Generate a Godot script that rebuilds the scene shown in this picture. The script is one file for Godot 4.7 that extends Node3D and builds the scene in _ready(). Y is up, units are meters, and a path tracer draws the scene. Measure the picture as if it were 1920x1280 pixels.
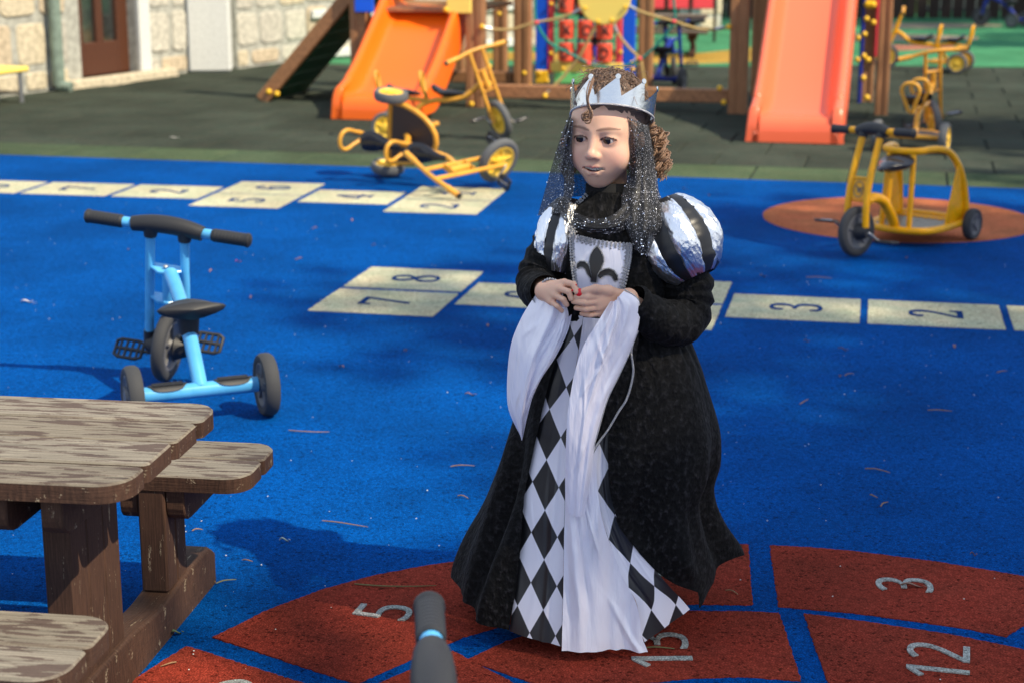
extends Node3D
# A playground on coloured rubber: a child in a chess-queen costume, tricycles, a picnic table, a climbing frame with slides.

class MB:
	# collects patches of triangles; normals are smooth inside a patch, hard between patches
	var v := PackedVector3Array()
	var ix := PackedInt32Array()
	var uv := PackedVector2Array()
	var col := PackedColorArray()
	var tint := Color.WHITE

	func p(a: Vector3, t := Vector2.ZERO) -> int:
		v.push_back(a)
		uv.push_back(t)
		col.push_back(tint)
		return v.size() - 1

	func t3(a: int, b: int, c: int) -> void:
		ix.push_back(a)
		ix.push_back(b)
		ix.push_back(c)

	func quad(a: Vector3, b: Vector3, c: Vector3, d: Vector3) -> void:
		var i := p(a, Vector2(0, 0))
		p(b, Vector2(1, 0))
		p(c, Vector2(1, 1))
		p(d, Vector2(0, 1))
		t3(i, i + 1, i + 2)
		t3(i, i + 2, i + 3)

	func tri(a: Vector3, b: Vector3, c: Vector3) -> void:
		var i := p(a)
		p(b)
		p(c)
		t3(i, i + 1, i + 2)

	func grid(rows: Array, closed := false, uvs = null) -> void:
		var m := rows.size()
		var n: int = rows[0].size()
		var s := v.size()
		for i in m:
			var r: PackedVector3Array = rows[i]
			for j in n:
				p(r[j], uvs[i][j] if uvs != null else Vector2(float(j) / maxi(n - 1, 1), float(i) / maxi(m - 1, 1)))
		for i in m - 1:
			for j in (n if closed else n - 1):
				var a := s + i * n + j
				var b := s + i * n + (j + 1) % n
				t3(a, b, b + n)
				t3(a, b + n, a + n)

	func tube(path: PackedVector3Array, rad, sides := 10, caps := true, closed := false, flat := 1.0, up := Vector3.ZERO) -> void:
		var m := path.size()
		var rows := []
		var nrm := up
		for i in m:
			var t: Vector3
			if closed:
				t = (path[(i + 1) % m] - path[(i - 1 + m) % m]).normalized()
			else:
				t = (path[mini(i + 1, m - 1)] - path[maxi(i - 1, 0)]).normalized()
			if nrm == Vector3.ZERO:
				nrm = Vector3.UP if absf(t.y) < 0.9 else Vector3.RIGHT
			nrm = (nrm - t * nrm.dot(t)).normalized()
			var b := t.cross(nrm)
			var r: float = rad if (rad is float or rad is int) else rad[i]
			var row := PackedVector3Array()
			for k in sides:
				var a := TAU * k / sides
				row.push_back(path[i] + (b * cos(a) + nrm * (sin(a) * flat)) * r)
			rows.push_back(row)
		if closed:
			rows.push_back(rows[0])
		grid(rows, true)
		if caps and not closed:
			fan(rows[0], true)
			fan(rows[m - 1], false)

	func fan(ring: PackedVector3Array, flip := false) -> void:
		var c := Vector3.ZERO
		for q in ring:
			c += q
		var s := p(c / ring.size())
		for q in ring:
			p(q)
		for k in ring.size():
			var a := s + 1 + k
			var b := s + 1 + (k + 1) % ring.size()
			if flip:
				t3(s, b, a)
			else:
				t3(s, a, b)

	# profile points are (radius, height along y of xf); corners sharper than 40 degrees stay hard
	func lathe(prof: Array, xf: Transform3D, segs := 24) -> void:
		var run := [prof[0]]
		for i in range(1, prof.size()):
			run.push_back(prof[i])
			var last := i == prof.size() - 1
			if not last:
				var a: Vector2 = (prof[i] - prof[i - 1]).normalized()
				var b: Vector2 = (prof[i + 1] - prof[i]).normalized()
				last = a.dot(b) < 0.72
			if last:
				var rows := []
				for q in run:
					var row := PackedVector3Array()
					for k in segs:
						var t := TAU * k / segs
						row.push_back(xf * Vector3(cos(t) * q.x, q.y, sin(t) * q.x))
					rows.push_back(row)
				grid(rows, true)
				run = [prof[i]]

	func ball(c: Vector3, r: Vector3, n := 12) -> void:
		var rows := []
		for i in n + 1:
			var a := PI * (float(i) / n - 0.5)
			var row := PackedVector3Array()
			for k in n * 2:
				var t := TAU * k / (n * 2)
				row.push_back(c + Vector3(cos(a) * cos(t) * r.x, sin(a) * r.y, cos(a) * sin(t) * r.z))
			rows.push_back(row)
		grid(rows, true)

	func box(c: Vector3, s: Vector3, ch := 0.0, bas := Basis()) -> void:
		var h := s * 0.5
		ch = minf(ch, minf(h.x, minf(h.y, h.z)) * 0.9)
		var q := func(x: float, y: float, z: float) -> Vector3: return c + bas * Vector3(x, y, z)
		var i := h - Vector3(ch, ch, ch)
		for s1 in [-1.0, 1.0]:
			quad(q.call(s1 * h.x, -i.y, -i.z * s1), q.call(s1 * h.x, -i.y, i.z * s1), q.call(s1 * h.x, i.y, i.z * s1), q.call(s1 * h.x, i.y, -i.z * s1))
			quad(q.call(-i.x, s1 * h.y, -i.z * s1), q.call(i.x, s1 * h.y, -i.z * s1), q.call(i.x, s1 * h.y, i.z * s1), q.call(-i.x, s1 * h.y, i.z * s1))
			quad(q.call(-i.x * s1, -i.y, s1 * h.z), q.call(-i.x * s1, i.y, s1 * h.z), q.call(i.x * s1, i.y, s1 * h.z), q.call(i.x * s1, -i.y, s1 * h.z))
		if ch <= 0.0:
			return
		for a in [-1.0, 1.0]:
			for b in [-1.0, 1.0]:
				var w: float = a * b
				quad(q.call(a * h.x, b * i.y, -i.z * w), q.call(a * h.x, b * i.y, i.z * w), q.call(a * i.x, b * h.y, i.z * w), q.call(a * i.x, b * h.y, -i.z * w))
				quad(q.call(a * h.x, i.y * w, b * i.z), q.call(a * h.x, -i.y * w, b * i.z), q.call(a * i.x, -i.y * w, b * h.z), q.call(a * i.x, i.y * w, b * h.z))
				quad(q.call(-i.x * w, a * h.y, b * i.z), q.call(i.x * w, a * h.y, b * i.z), q.call(i.x * w, a * i.y, b * h.z), q.call(-i.x * w, a * i.y, b * h.z))
				for d in [-1.0, 1.0]:
					if w * d > 0:
						tri(q.call(a * h.x, b * i.y, d * i.z), q.call(a * i.x, b * i.y, d * h.z), q.call(a * i.x, b * h.y, d * i.z))
					else:
						tri(q.call(a * h.x, b * i.y, d * i.z), q.call(a * i.x, b * h.y, d * i.z), q.call(a * i.x, b * i.y, d * h.z))

	# polygon in the local xz plane, from y0 up to y1, top edge bevelled
	func prism(poly: PackedVector2Array, y0: float, y1: float, bevel := 0.0, xf := Transform3D()) -> void:
		if not Geometry2D.is_polygon_clockwise(poly):
			poly = poly.duplicate()
			poly.reverse()
		var n := poly.size()
		var top := PackedVector2Array()
		for i in n:
			var a := (poly[i] - poly[(i - 1 + n) % n]).normalized()
			var b := (poly[(i + 1) % n] - poly[i]).normalized()
			var m := (a + b).normalized()
			var inn := Vector2(-m.y, m.x)
			top.push_back(poly[i] - inn * (-bevel) * (1.0 / maxf(0.5, absf(inn.dot(Vector2(-a.y, a.x))))) if not Geometry2D.is_polygon_clockwise(poly) else poly[i] + Vector2(m.y, -m.x) * (-bevel) * (1.0 / maxf(0.5, absf(inn.dot(Vector2(-a.y, a.x))))))
		# keep the bevel on the inside whatever the winding
		if bevel > 0.0 and absf(area(top)) > absf(area(poly)):
			for i in n:
				top[i] = poly[i] * 2.0 - top[i]
		var tris := Geometry2D.triangulate_polygon(top)
		var s := v.size()
		for q in top:
			p(xf * Vector3(q.x, y1, q.y), q)
		for k in range(0, tris.size(), 3):
			var up := (top[tris[k + 1]] - top[tris[k]]).cross(top[tris[k + 2]] - top[tris[k]])
			if up > 0:
				t3(s + tris[k], s + tris[k + 1], s + tris[k + 2])
			else:
				t3(s + tris[k], s + tris[k + 2], s + tris[k + 1])
		for i in n:
			var j := (i + 1) % n
			var a := poly[i]
			var b := poly[j]
			if bevel > 0.0:
				quad(xf * Vector3(top[i].x, y1, top[i].y), xf * Vector3(top[j].x, y1, top[j].y), xf * Vector3(b.x, y1 - bevel, b.y), xf * Vector3(a.x, y1 - bevel, a.y))
			if y1 - bevel > y0:
				quad(xf * Vector3(a.x, y1 - bevel, a.y), xf * Vector3(b.x, y1 - bevel, b.y), xf * Vector3(b.x, y0, b.y), xf * Vector3(a.x, y0, a.y))

	func area(poly: PackedVector2Array) -> float:
		var s := 0.0
		for i in poly.size():
			s += poly[i].cross(poly[(i + 1) % poly.size()])
		return s * 0.5

	func done(m: Material = null, into: ArrayMesh = null) -> ArrayMesh:
		var nr := PackedVector3Array()
		nr.resize(v.size())
		for k in range(0, ix.size(), 3):
			var a := ix[k]
			var b := ix[k + 1]
			var c := ix[k + 2]
			var f := (v[c] - v[a]).cross(v[b] - v[a])
			nr[a] += f
			nr[b] += f
			nr[c] += f
		for i in nr.size():
			nr[i] = nr[i].normalized() if nr[i].length_squared() > 0.0 else Vector3.UP
		var arr := []
		arr.resize(Mesh.ARRAY_MAX)
		arr[Mesh.ARRAY_VERTEX] = v
		arr[Mesh.ARRAY_NORMAL] = nr
		arr[Mesh.ARRAY_TEX_UV] = uv
		arr[Mesh.ARRAY_COLOR] = col
		arr[Mesh.ARRAY_INDEX] = ix
		var am := into if into else ArrayMesh.new()
		am.add_surface_from_arrays(Mesh.PRIMITIVE_TRIANGLES, arr)
		if m:
			am.surface_set_material(am.get_surface_count() - 1, m)
		return am


class SDF:
	# tapered capsules and ellipsoids, joined or cut with a smooth minimum, meshed as surface nets
	var kind := PackedInt32Array()      # 0 capsule, 1 ellipsoid; +2 means cut
	var a := PackedVector3Array()
	var b := PackedVector3Array()       # second end, or the radii of an ellipsoid
	var r1 := PackedFloat32Array()
	var r2 := PackedFloat32Array()
	var k := PackedFloat32Array()

	func cap(p: Vector3, q: Vector3, ra: float, rb: float, sm := 0.01, cut := false) -> void:
		kind.push_back(2 if cut else 0)
		a.push_back(p)
		b.push_back(q)
		r1.push_back(ra)
		r2.push_back(rb)
		k.push_back(sm)

	func egg(p: Vector3, r: Vector3, sm := 0.01, cut := false) -> void:
		kind.push_back(3 if cut else 1)
		a.push_back(p)
		b.push_back(r)
		r1.push_back(0)
		r2.push_back(0)
		k.push_back(sm)

	func chain(pts: Array, ra: float, rb: float, sm := 0.006) -> void:
		for i in pts.size() - 1:
			var t0 := float(i) / (pts.size() - 1)
			var t1 := float(i + 1) / (pts.size() - 1)
			cap(pts[i], pts[i + 1], lerpf(ra, rb, t0), lerpf(ra, rb, t1), sm)

	func d(p: Vector3) -> float:
		var best := 1e3
		for i in kind.size():
			var kd := kind[i]
			var e: float
			if kd % 2 == 0:
				var ab := b[i] - a[i]
				var t := clampf((p - a[i]).dot(ab) / ab.length_squared(), 0.0, 1.0)
				e = p.distance_to(a[i] + ab * t) - lerpf(r1[i], r2[i], t)
			else:
				var q := (p - a[i]) / b[i]
				var l0 := q.length()
				var l1 := (q / b[i]).length()
				e = l0 * (l0 - 1.0) / maxf(l1, 1e-6)
			var s := k[i]
			if kd < 2:
				var h := maxf(s - absf(best - e), 0.0) / s
				best = minf(best, e) - h * h * s * 0.25
			else:
				e = -e
				var h := maxf(s - absf(best - e), 0.0) / s
				best = maxf(best, e) + h * h * s * 0.25
		return best

	func mesh(mb: MB, lo: Vector3, hi: Vector3, cell: float, paint: Callable, xf := Transform3D()) -> void:
		var n := Vector3i(((hi - lo) / cell).ceil()) + Vector3i.ONE
		var nb := Vector3i(n.x / 4 + 1, n.y / 4 + 1, n.z / 4 + 1)
		var val := {}
		var reach := cell * 4.0 * 0.87 + cell * 1.8
		for bz in nb.z:
			for by in nb.y:
				for bx in nb.x:
					if absf(d(lo + Vector3(bx * 4 + 2, by * 4 + 2, bz * 4 + 2) * cell)) > reach:
						continue
					for z in range(bz * 4, bz * 4 + 4):
						for y in range(by * 4, by * 4 + 4):
							for x in range(bx * 4, bx * 4 + 4):
								val[x + 1024 * (y + 1024 * z)] = d(lo + Vector3(x, y, z) * cell)
		var vid := {}
		var X := 1
		var Y := 1024
		var Z := 1024 * 1024
		var off := [0, X, Y, X + Y, Z, X + Z, Y + Z, X + Y + Z]
		var edges := [[0, 1], [2, 3], [4, 5], [6, 7], [0, 2], [1, 3], [4, 6], [5, 7], [0, 4], [1, 5], [2, 6], [3, 7]]
		for key in val:
			var c := []
			var inside := 0
			var ok := true
			for o in off:
				if not val.has(key + o):
					ok = false
					break
				var w: float = val[key + o]
				c.push_back(w)
				if w < 0.0:
					inside += 1
			if not ok or inside == 0 or inside == 8:
				continue
			var sum := Vector3.ZERO
			var cnt := 0
			for e in edges:
				var w0: float = c[e[0]]
				var w1: float = c[e[1]]
				if (w0 < 0.0) != (w1 < 0.0):
					var t := w0 / (w0 - w1)
					var q0 := Vector3(e[0] & 1, (e[0] >> 1) & 1, (e[0] >> 2) & 1)
					var q1 := Vector3(e[1] & 1, (e[1] >> 1) & 1, (e[1] >> 2) & 1)
					sum += q0.lerp(q1, t)
					cnt += 1
			var at := Vector3(key % 1024, (key / 1024) % 1024, key / Z)
			var pos := lo + (at + sum / cnt) * cell
			mb.tint = paint.call(pos)
			vid[key] = mb.p(xf * pos)
		mb.tint = Color.WHITE
		for key in vid:
			var w0: float = val[key]
			for ax in 3:
				var step: int = [X, Y, Z][ax]
				var s1: int = [Y, Z, X][ax]
				var s2: int = [Z, X, Y][ax]
				var w1: float = val.get(key + step, 1.0)
				if (w0 < 0.0) == (w1 < 0.0):
					continue
				if not (vid.has(key - s1) and vid.has(key - s2) and vid.has(key - s1 - s2)):
					continue
				var q: Array = [vid[key], vid[key - s1], vid[key - s1 - s2], vid[key - s2]]
				if w0 < 0.0:
					mb.t3(q[0], q[2], q[1])
					mb.t3(q[0], q[3], q[2])
				else:
					mb.t3(q[0], q[1], q[2])
					mb.t3(q[0], q[2], q[3])


# ---------------------------------------------------------------- nodes
var used := {}

func numbered(parent: Node, called: String) -> String:
	var key := "%d/%s" % [parent.get_instance_id(), called]
	var n: int = used.get(key, 0)
	used[key] = n + 1
	return called if n == 0 else "%s_%03d" % [called, n]

func part(parent: Node, called: String, mesh: Mesh, m: Material = null, xf := Transform3D()) -> MeshInstance3D:
	var o := MeshInstance3D.new()
	o.name = numbered(parent, called)
	o.mesh = mesh
	if m:
		o.material_override = m
	o.transform = xf
	o.cast_shadow = GeometryInstance3D.SHADOW_CASTING_SETTING_ON
	parent.add_child(o, true)
	return o

func tag(o: Node, label: String, category: String, group := "", kind := "") -> void:
	if label:
		o.set_meta("label", label)
	if category:
		o.set_meta("category", category)
	if group:
		o.set_meta("group", group)
	if kind:
		o.set_meta("kind", kind)

func thing(called: String, label: String, category: String, group := "", xf := Transform3D()) -> Node3D:
	var o := Node3D.new()
	o.name = numbered(self, called)
	o.transform = xf
	add_child(o, true)
	tag(o, label, category, group)
	return o

func copy_of(src: Node3D, called: String, label: String, xf: Transform3D) -> Node3D:
	var o: Node3D = src.duplicate()
	o.name = numbered(self, called)
	add_child(o, true)
	o.transform = xf
	o.set_meta("label", label)
	return o

func struct(called: String, mesh: Mesh, m: Material) -> MeshInstance3D:
	var o := part(self, called, mesh, m)
	o.set_meta("kind", "structure")
	return o

# ---------------------------------------------------------------- curves
func cr(pts: Array, per := 6, closed := false) -> PackedVector3Array:
	var out := PackedVector3Array()
	var n := pts.size()
	for i in (n if closed else n - 1):
		var p0: Vector3 = pts[(i - 1 + n) % n] if closed else pts[maxi(i - 1, 0)]
		var p1: Vector3 = pts[i]
		var p2: Vector3 = pts[(i + 1) % n]
		var p3: Vector3 = pts[(i + 2) % n] if closed else pts[mini(i + 2, n - 1)]
		for k in per:
			out.push_back(p1.cubic_interpolate(p2, p0, p3, float(k) / per))
	if not closed:
		out.push_back(pts[n - 1])
	return out

func cr2(pts: Array, per := 6, closed := false) -> PackedVector2Array:
	var q := []
	for p in pts:
		q.push_back(Vector3(p.x, p.y, 0))
	var out := PackedVector2Array()
	for p in cr(q, per, closed):
		out.push_back(Vector2(p.x, p.y))
	return out

# piecewise linear / smooth table: keys in x, values in y
func tab(pts: Array, x: float) -> float:
	if x <= pts[0].x:
		return pts[0].y
	for i in pts.size() - 1:
		if x <= pts[i + 1].x:
			var t: float = (x - pts[i].x) / (pts[i + 1].x - pts[i].x)
			var a: float = pts[maxi(i - 1, 0)].y
			var d: float = pts[mini(i + 2, pts.size() - 1)].y
			return lerpf(lerpf(pts[i].y, pts[i + 1].y, t), cubic_interpolate(pts[i].y, pts[i + 1].y, a, d, t), 0.7)
	return pts[pts.size() - 1].y

# x of a boundary curve (points of x, y running down) at height y
func at_y(pts: Array, y: float) -> float:
	var q := []
	for p in pts:
		q.push_front(Vector2(p.y, p.x))
	return tab(q, y)

# ---------------------------------------------------------------- textures and materials
var noise_cache := {}

func noise(seed_: int, freq: float, octaves := 4, type := FastNoiseLite.TYPE_SIMPLEX_SMOOTH) -> FastNoiseLite:
	var f := FastNoiseLite.new()
	f.seed = seed_
	f.noise_type = type
	f.frequency = freq
	f.fractal_type = FastNoiseLite.FRACTAL_FBM if octaves > 1 else FastNoiseLite.FRACTAL_NONE
	f.fractal_octaves = octaves
	return f

func field(f: FastNoiseLite, w: int, h: int) -> PackedByteArray:
	var im := f.get_seamless_image(w, h, false, false, 0.1, true)
	im.convert(Image.FORMAT_L8)
	return im.get_data()

func grey(bytes: PackedByteArray, w: int, h: int) -> ImageTexture:
	return ImageTexture.create_from_image(Image.create_from_data(w, h, false, Image.FORMAT_L8, bytes))

func rgb_tex(bytes: PackedByteArray, w: int, h: int) -> ImageTexture:
	return ImageTexture.create_from_image(Image.create_from_data(w, h, false, Image.FORMAT_RGB8, bytes))

func s8(c: float) -> int:
	# linear to sRGB byte
	c = clampf(c, 0.0, 1.0)
	return int(round(255.0 * (12.92 * c if c <= 0.0031308 else 1.055 * pow(c, 1.0 / 2.4) - 0.055)))

func lin(r: float, g: float, b: float, al := 1.0) -> Color:
	var c := Color(r, g, b, al).linear_to_srgb()
	c.a = al
	return c

func mat(c: Color, rough: float, metal := 0.0, spec := 0.5) -> StandardMaterial3D:
	var m := StandardMaterial3D.new()
	m.albedo_color = c
	m.roughness = rough
	m.metallic = metal
	m.metallic_specular = spec
	return m

func tri_map(m: StandardMaterial3D, tex: Texture2D, sc: Vector3, bump: Texture2D = null, depth := 0.0, world := false) -> StandardMaterial3D:
	m.albedo_texture = tex
	m.uv1_triplanar = true
	m.uv1_world_triplanar = world
	m.uv1_scale = sc
	if bump:
		m.heightmap_enabled = true
		m.heightmap_texture = bump
		m.heightmap_scale = depth
	return m

func detail(m: StandardMaterial3D, tex: Texture2D, sc: Vector3, world := true) -> StandardMaterial3D:
	m.detail_enabled = true
	m.detail_albedo = tex
	m.detail_blend_mode = BaseMaterial3D.BLEND_MODE_MUL
	m.detail_uv_layer = BaseMaterial3D.DETAIL_UV_2
	m.uv2_triplanar = true
	m.uv2_world_triplanar = world
	m.uv2_scale = sc
	return m

var M := {}
var T := {}

func make_textures() -> void:
	# rubber granules: small bright and dark grains
	var w := 512
	var f := noise(3, 0.16, 1, FastNoiseLite.TYPE_CELLULAR)
	f.cellular_return_type = FastNoiseLite.RETURN_CELL_VALUE
	var cells := field(f, w, w)
	f = noise(5, 0.16, 1, FastNoiseLite.TYPE_CELLULAR)
	f.cellular_return_type = FastNoiseLite.RETURN_DISTANCE2_SUB
	var gaps := field(f, w, w)
	var out := PackedByteArray()
	out.resize(w * w)
	for i in w * w:
		var c := cells[i] / 255.0
		var gp := minf(1.0, gaps[i] / 110.0)
		var val := (0.78 + 0.22 * c) * (0.74 + 0.26 * gp)
		if c < 0.035:
			val *= 0.75
		out[i] = int(255.0 * val)
	T.gran = grey(out, w, w)
	T.gran_h = grey(gaps, w, w)
	# broad dust and wear
	var n1 := field(noise(11, 0.006, 5), w, w)
	var n2 := field(noise(12, 0.03, 4), w, w)
	var o3 := PackedByteArray()
	o3.resize(w * w * 3)
	for i in w * w:
		var a := n1[i] / 255.0
		var b := n2[i] / 255.0
		var d := clampf(0.84 + 0.22 * a - 0.12 * maxf(0.0, 0.45 - b), 0.0, 1.0)
		o3[i * 3] = int(255 * clampf(d * (0.94 + 0.1 * b), 0, 1))
		o3[i * 3 + 1] = int(255 * clampf(d, 0, 1))
		o3[i * 3 + 2] = int(255 * clampf(d * 0.985, 0, 1))
	T.stain = rgb_tex(o3, w, w)
	# crushed pile: dark, sheen of brushed patches painted in as lighter blotches
	var crush := PackedByteArray()
	crush.resize(w * w)
	for i in w * w:
		crush[i] = int(clampf(38.0 + 1.9 * maxf(0.0, n2[i] - 118.0), 0, 255))
	T.crush = grey(crush, w, w)
	# cloth, skin and stone mottling
	T.cloud = grey(n2, w, w)
	var fb := field(noise(21, 0.12, 4), w, w)
	T.fine = grey(fb, w, w)
	for i in w * w:
		fb[i] = int(190 + fb[i] * 0.25)
	T.speck = grey(fb, w, w)
	var st := field(noise(31, 0.02, 6), w, w)
	var st2 := field(noise(32, 0.09, 4), w, w)
	for i in w * w:
		st[i] = int(clampf(170.0 + 0.26 * st[i] + 0.16 * (st2[i] - 128), 0, 255))
	T.stone = grey(st, w, w)
	# weathered board: bleached grain with flakes of old brown paint; grain runs along u
	var W := 1024
	var H := 512
	var g0 := field(noise(41, 0.045, 4), W, H)
	var g1 := field(noise(42, 0.02, 5), W, H)
	var g2 := field(noise(43, 0.3, 2), W, H)
	var wt := PackedByteArray()
	wt.resize(W * H * 3)
	var wh := PackedByteArray()
	wh.resize(W * H)
	# one texture is 1.79 m of board by 0.53 m
	var ng := noise(44, 1.0, 3)
	var nf := noise(45, 1.0, 5)
	var nl := noise(46, 1.0, 2)
	for y in H:
		var ym := y * 0.526 / H
		for x in W:
			var i := y * W + x
			var xm := x * 1.786 / W
			var gr := 0.5 + 0.5 * ng.get_noise_2d(xm * 3.5, ym * 150.0)
			var fl := nf.get_noise_2d(xm * 8.0 + 40.0, ym * 50.0)
			var lg := nl.get_noise_2d(xm * 2.2, ym * 14.0 + 70.0)
			var sp := g2[i] / 255.0
			var bleach := Vector3(0.225, 0.197, 0.154) * (0.35 + 1.15 * gr) * (0.82 + 0.36 * sp)
			var paint := Vector3(0.085, 0.058, 0.047) * (0.75 + 0.5 * sp) * (0.7 + 0.6 * gr)
			var e := fl + 0.4 * lg + 0.2 * (gr - 0.5) + 0.35 * (sp - 0.5)
			var t := smoothstep(0.12, 0.2, e)
			var c := bleach.lerp(paint, t * 0.93)
			if gr < 0.2:
				c *= 0.5
			wt[i * 3] = s8(c.x)
			wt[i * 3 + 1] = s8(c.y)
			wt[i * 3 + 2] = s8(c.z)
			wh[i] = int(clampf(70.0 + 130.0 * gr + 45.0 * t, 0, 255))
	T.board = rgb_tex(wt, W, H)
	T.board_h = grey(wh, W, H)
	# brown stained timber with scratches to bare wood; grain along u
	var bt := PackedByteArray()
	bt.resize(W * H * 3)
	for y in H:
		for x in W:
			var i := y * W + x
			var gr := g0[((y * 5) % H) * W + (x / 5)] / 255.0
			var sp := g2[((y * 2) % H) * W + (x / 4)] / 255.0
			var fl := g1[((y * 2) % H) * W + (x / 3)] / 255.0
			var c := Vector3(0.058, 0.029, 0.018) * (0.5 + 1.0 * gr) * (0.8 + 0.4 * sp)
			if fl + 0.35 * (sp - 0.5) > 0.85:
				c = Vector3(0.3, 0.24, 0.16) * (0.6 + 0.6 * gr)
			bt[i * 3] = s8(c.x)
			bt[i * 3 + 1] = s8(c.y)
			bt[i * 3 + 2] = s8(c.z)
	T.brown = rgb_tex(bt, W, H)
	# play-frame posts: reddish timber
	var pt := PackedByteArray()
	pt.resize(W * H * 3)
	for y in H:
		for x in W:
			var i := y * W + x
			var gr := g0[((y * 4) % H) * W + (x / 8)] / 255.0
			var sp := g2[((y * 2) % H) * W + (x / 5)] / 255.0
			var c := Vector3(0.3, 0.145, 0.066) * (0.45 + 1.1 * gr) * (0.85 + 0.3 * sp)
			pt[i * 3] = s8(c.x)
			pt[i * 3 + 1] = s8(c.y)
			pt[i * 3 + 2] = s8(c.z)
	T.timber = rgb_tex(pt, W, H)
	# the same two timbers with the grain standing up
	T.timber_t = turned(T.timber)
	T.brown_t = turned(T.brown)
	# crumpled foil
	var fr := noise(51, 0.018, 3)
	fr.fractal_type = FastNoiseLite.FRACTAL_RIDGED
	T.crumple = grey(field(fr, w, w), w, w)
	T.folds = grey(field(noise(52, 0.012, 3), w, w), w, w)
	# glitter net of the veil
	var rng := RandomNumberGenerator.new()
	rng.seed = 77
	var vb := PackedByteArray()
	vb.resize(w * w * 4)
	for y in w:
		for x in w:
			var i := (y * w + x) * 4
			var line := (x % 8) < 3 or (y % 8) < 3
			vb[i] = 9
			vb[i + 1] = 9
			vb[i + 2] = 13
			vb[i + 3] = 240 if line else 135
	for k in 4600:
		var x0 := rng.randi_range(1, w - 5)
		var y0 := rng.randi_range(1, w - 5)
		var br := rng.randi_range(60, 255)
		var sz := rng.randi_range(1, 3)
		for dy in sz:
			for dx in sz:
				var i := ((y0 + dy) * w + x0 + dx) * 4
				vb[i] = br
				vb[i + 1] = br
				vb[i + 2] = mini(255, br + 8)
				vb[i + 3] = 255
	T.veil = ImageTexture.create_from_image(Image.create_from_data(w, w, false, Image.FORMAT_RGBA8, vb))
	# harlequin cloth, one period of two by two lozenges
	var hq := PackedByteArray()
	hq.resize(256 * 512 * 3)
	for y in 512:
		for x in 256:
			var u := x / 256.0
			var t := y / 512.0
			var odd := (int(floor(u + t)) + int(floor(u - t + 4.0))) % 2 == 1
			var i := (y * 256 + x) * 3
			var ed := minf(absf(fposmod(u + t, 1.0) - 0.0), absf(fposmod(u - t, 1.0)))
			var c := Vector3(0.012, 0.012, 0.014) if odd else Vector3(0.82, 0.81, 0.88)
			if ed < 0.012:
				c = Vector3(0.3, 0.3, 0.33)
			hq[i] = s8(c.x)
			hq[i + 1] = s8(c.y)
			hq[i + 2] = s8(c.z)
	T.lozenge = rgb_tex(hq, 256, 512)
	# hair streaks along u
	var hb := PackedByteArray()
	hb.resize(w * w)
	for y in w:
		for x in w:
			hb[y * w + x] = int(clampf(70 + 0.75 * n2[((y * 7) % w) * w + x / 6], 0, 255))
	T.streak = grey(hb, w, w)

func turned(t: ImageTexture) -> ImageTexture:
	var im := t.get_image()
	im.rotate_90(CLOCKWISE)
	return ImageTexture.create_from_image(im)

func rubber(r: float, g: float, b: float) -> StandardMaterial3D:
	var m := tri_map(mat(lin(r, g, b), 0.95, 0.0, 0.12), T.gran, Vector3(2.1, 2.1, 2.1), T.gran_h, 0.16, true)
	return detail(m, T.stain, Vector3(0.31, 0.31, 0.31))

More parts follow.
